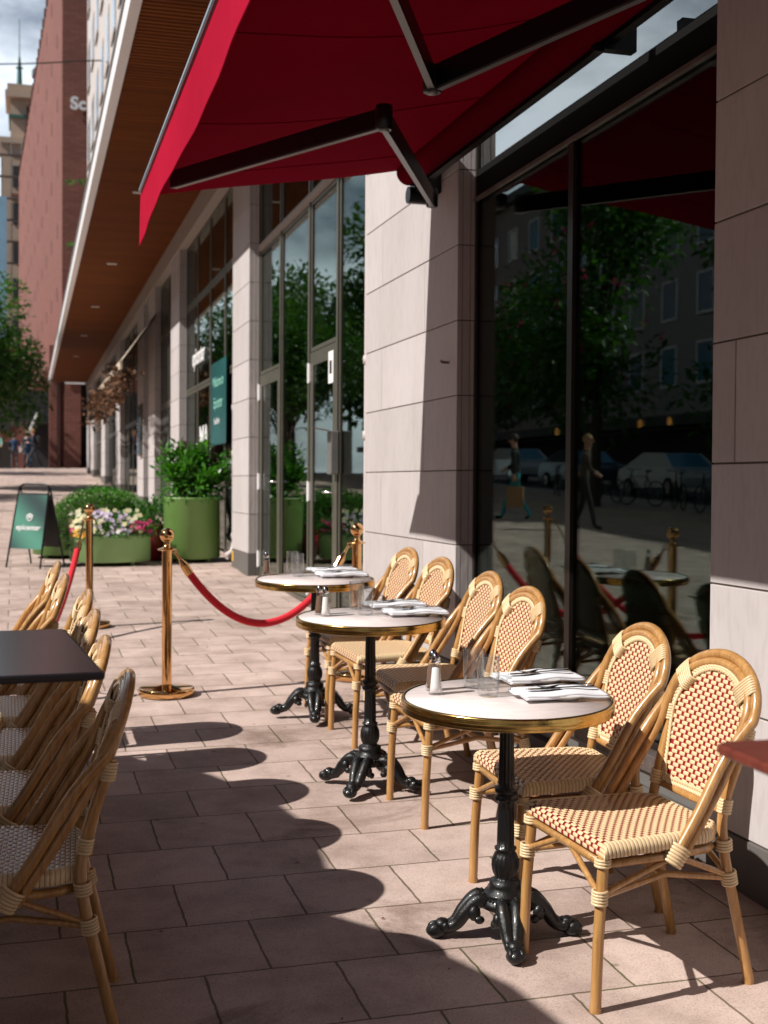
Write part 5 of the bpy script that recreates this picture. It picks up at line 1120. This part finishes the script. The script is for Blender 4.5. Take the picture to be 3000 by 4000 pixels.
for x, y, m, lab in ((-15.2, 51, 'carwhite', 'white parked car mirrored left of the window mullion'), (-15.2, 44.5, 'carblue', 'dark blue parked car mirrored right of the window mullion'), (-15.2, 37.5, 'carwhite', 'white parked car mirrored beside the right pilaster'), (-15.2, 31.5, 'cargrey', 'grey parked car across the street, nearest of the parked row')): car(x, y, PI / 2, m, lab)
def bicycle():
    t = empty('bicycle')
    for px in (-.52, .52):
        w_ = MB(); w_.tube([(px + .33 * math.cos(2 * PI * i / 28), 0, .35 + .33 * math.sin(2 * PI * i / 28)) for i in range(28)], .018, 6, closed=True); w_ = w_.build('wheel', M_['darkcloth'], t); q = MB()
        for i in range(9): q.tube([(px, 0, .35), (px + .32 * math.cos(2 * PI * i / 9), 0, .35 + .32 * math.sin(2 * PI * i / 9))], .003, 4)
        q.build('spokes', M_['chrome'], w_)
    f = MB(); f.tube([(-.52, 0, .35), (-.08, 0, .32), (.38, 0, .80), (-.16, 0, .80), (-.52, 0, .35)], .018, 6); f.tube([(-.08, 0, .32), (-.2, 0, .92)], .018, 6); f.tube([(.52, 0, .35), (.36, 0, .95)], .018, 6); f.build('frame', M_['black'], t)
    f = MB(); f.tube([(.3, -.28, 1.0), (.38, 0, .98), (.3, .28, 1.0)], .014, 6); f.build('handlebar', M_['chrome'], t); f = MB(); f.ball((-.22, 0, .95), .13, .07, .035, 10, 6); f.build('saddle', M_['black'], t); return t
bk0 = bicycle(); BL = ['first', 'second', 'third', 'fourth', 'fifth', 'sixth', 'seventh', 'eighth']
for k in range(8):
    o = bk0 if k == 0 else copy_tree(bk0); pose(o, -11.2 + .1 * (k % 3), 24 + k * 1.9, R(70 + 12 * (k % 4)), 0); tag(o, '%s bicycle from the right in the parked row across the street' % BL[k], 'bicycle', 'bicycles parked across the street')
Jw = walkJ(.30); Jw['elR'] = (.23, .0, 1.12, .042); Jw['haR'] = (.24, .02, .86, .034); Jw['fiR'] = (.24, .04, .80, .026)
person('person', 'pedestrian in turquoise trousers mirrored in the left window pane', Jw, ('darkcloth', 'cyancloth', 'hair'), -4.7, 24.5, R(-62), 1.0, 'pedestrians mirrored in the window')
bg_ = empty('paper_bag', 'brown paper carrier bag held by the pedestrian in turquoise trousers', 'bag'); a = MB(); a.box(-.17, .17, -.07, .07, 0, .42, 0, .004); a.build('bag_body', M_['paper'], bg_); a = MB(); a.tube([(-.07, 0, .42), (-.05, 0, .54), (.05, 0, .54), (.07, 0, .42)], .005, 5); a.build('bag_handle', M_['paper'], bg_); pose(bg_, -4.59, 24.28, R(30), .28, False)
person('person', 'pedestrian in a brown top mirrored beside the window mullion', walkJ(.2), ('bark', 'darkcloth', 'blond'), -4.9, 21.6, R(120), 1.0, 'pedestrians mirrored in the window')
# ------------------------------------------------------------------ far awning hung with dried garlands
ga = empty('garland_awning', 'small pale awning hung with dried orange and brown garlands far along the facade', 'awning')
a = MB(); A = [(1.62, 34.5, 3.72), (2.34, 34.5, 4.75), (2.34, 23.5, 4.75), (1.62, 23.5, 3.72)]; a.add(A + [(p[0] + .02, p[1], p[2] - .03) for p in A], [(0, 1, 2, 3), (7, 6, 5, 4), (0, 3, 7, 4)], 0, False); a.build('cloth', M_['beigecloth'], ga)
a = MB(); a.box(1.60, 1.64, 23.5, 34.5, 3.58, 3.74); a.build('valance', M_['beigecloth'], ga)
a = MB(); a.tube([(1.63, 34.5, 3.7), (2.3, 34.5, 3.7)], .02, 6); a.tube([(1.63, 23.5, 3.7), (2.3, 23.5, 3.7)], .02, 6)
r7 = random.Random(3); M_['dried'] = leafmat('dried_garland', (.03, .02, .012), (.20, .09, .04), .8, .1)
gm = MB()
for k in range(26):
    y = 23.6 + k * .42; dz = r7.uniform(.25, .75)
    leafcloud(gm, 46, lambda q: (V((1.66 + q.gauss(0, .10), y + q.gauss(0, .16), 3.62 - dz * q.random())), V((-.3, -.3, -.6))), .16, r7, 0, .6)
tag(gm.build('garland', M_['dried'], ga), kind='stuff')
# climbing shoots hanging over the canopy edge
for k, (y, z) in enumerate(((47.5, 12.2), (44, 9.3), (40, 7.4))):
    t = empty('hanging_shoot', ['highest thin green shoot hanging off the pale facade', 'middle thin green shoot hanging off the pale facade', 'lowest thin green shoot hanging over the canopy edge'][k], 'creeper', 'creeper shoots on the facade'); t.location = (XW - .1, y, z)
    a = MB(); pts = [V((0, 0, 0)), V((-.35, 0, .18)), V((-.75, 0, .12)), V((-1.05, 0, -.1))]; a.tube(smooth_path(pts, 4), .012, 5); a.build('stem', M_['bark'], t)
    a = MB(); leafcloud(a, 60, lambda q: (V((-1.0 * q.random(), q.gauss(0, .08), .12 + q.gauss(0, .05))), V((0, 0, -.3))), .13, r7, 0, .6); a.build('leaves', M_['flowleaf'], t)
# fallen leaves and crumbs on the paving
for k in range(26):
    x, y = r7.uniform(.3, 1.5), r7.uniform(3.2, 12); a = MB(); s = r7.uniform(.006, .014); q = r7.uniform(0, 6)
    a.add([(-s, 0, .001), (0, -s * .5, .003), (s, 0, .001), (0, s * .5, .005)], [(0, 1, 2, 3)], 0, False)
    if k == 0: lit0 = a.build('fallen_leaf', M_['dried']); o = lit0
    else: o = lit0.copy(); col.objects.link(o)
    pose(o, x, y, q, .002); tag(o, 'tiny dry leaf scrap lying on the paving', 'leaf', 'leaf scraps on the paving')
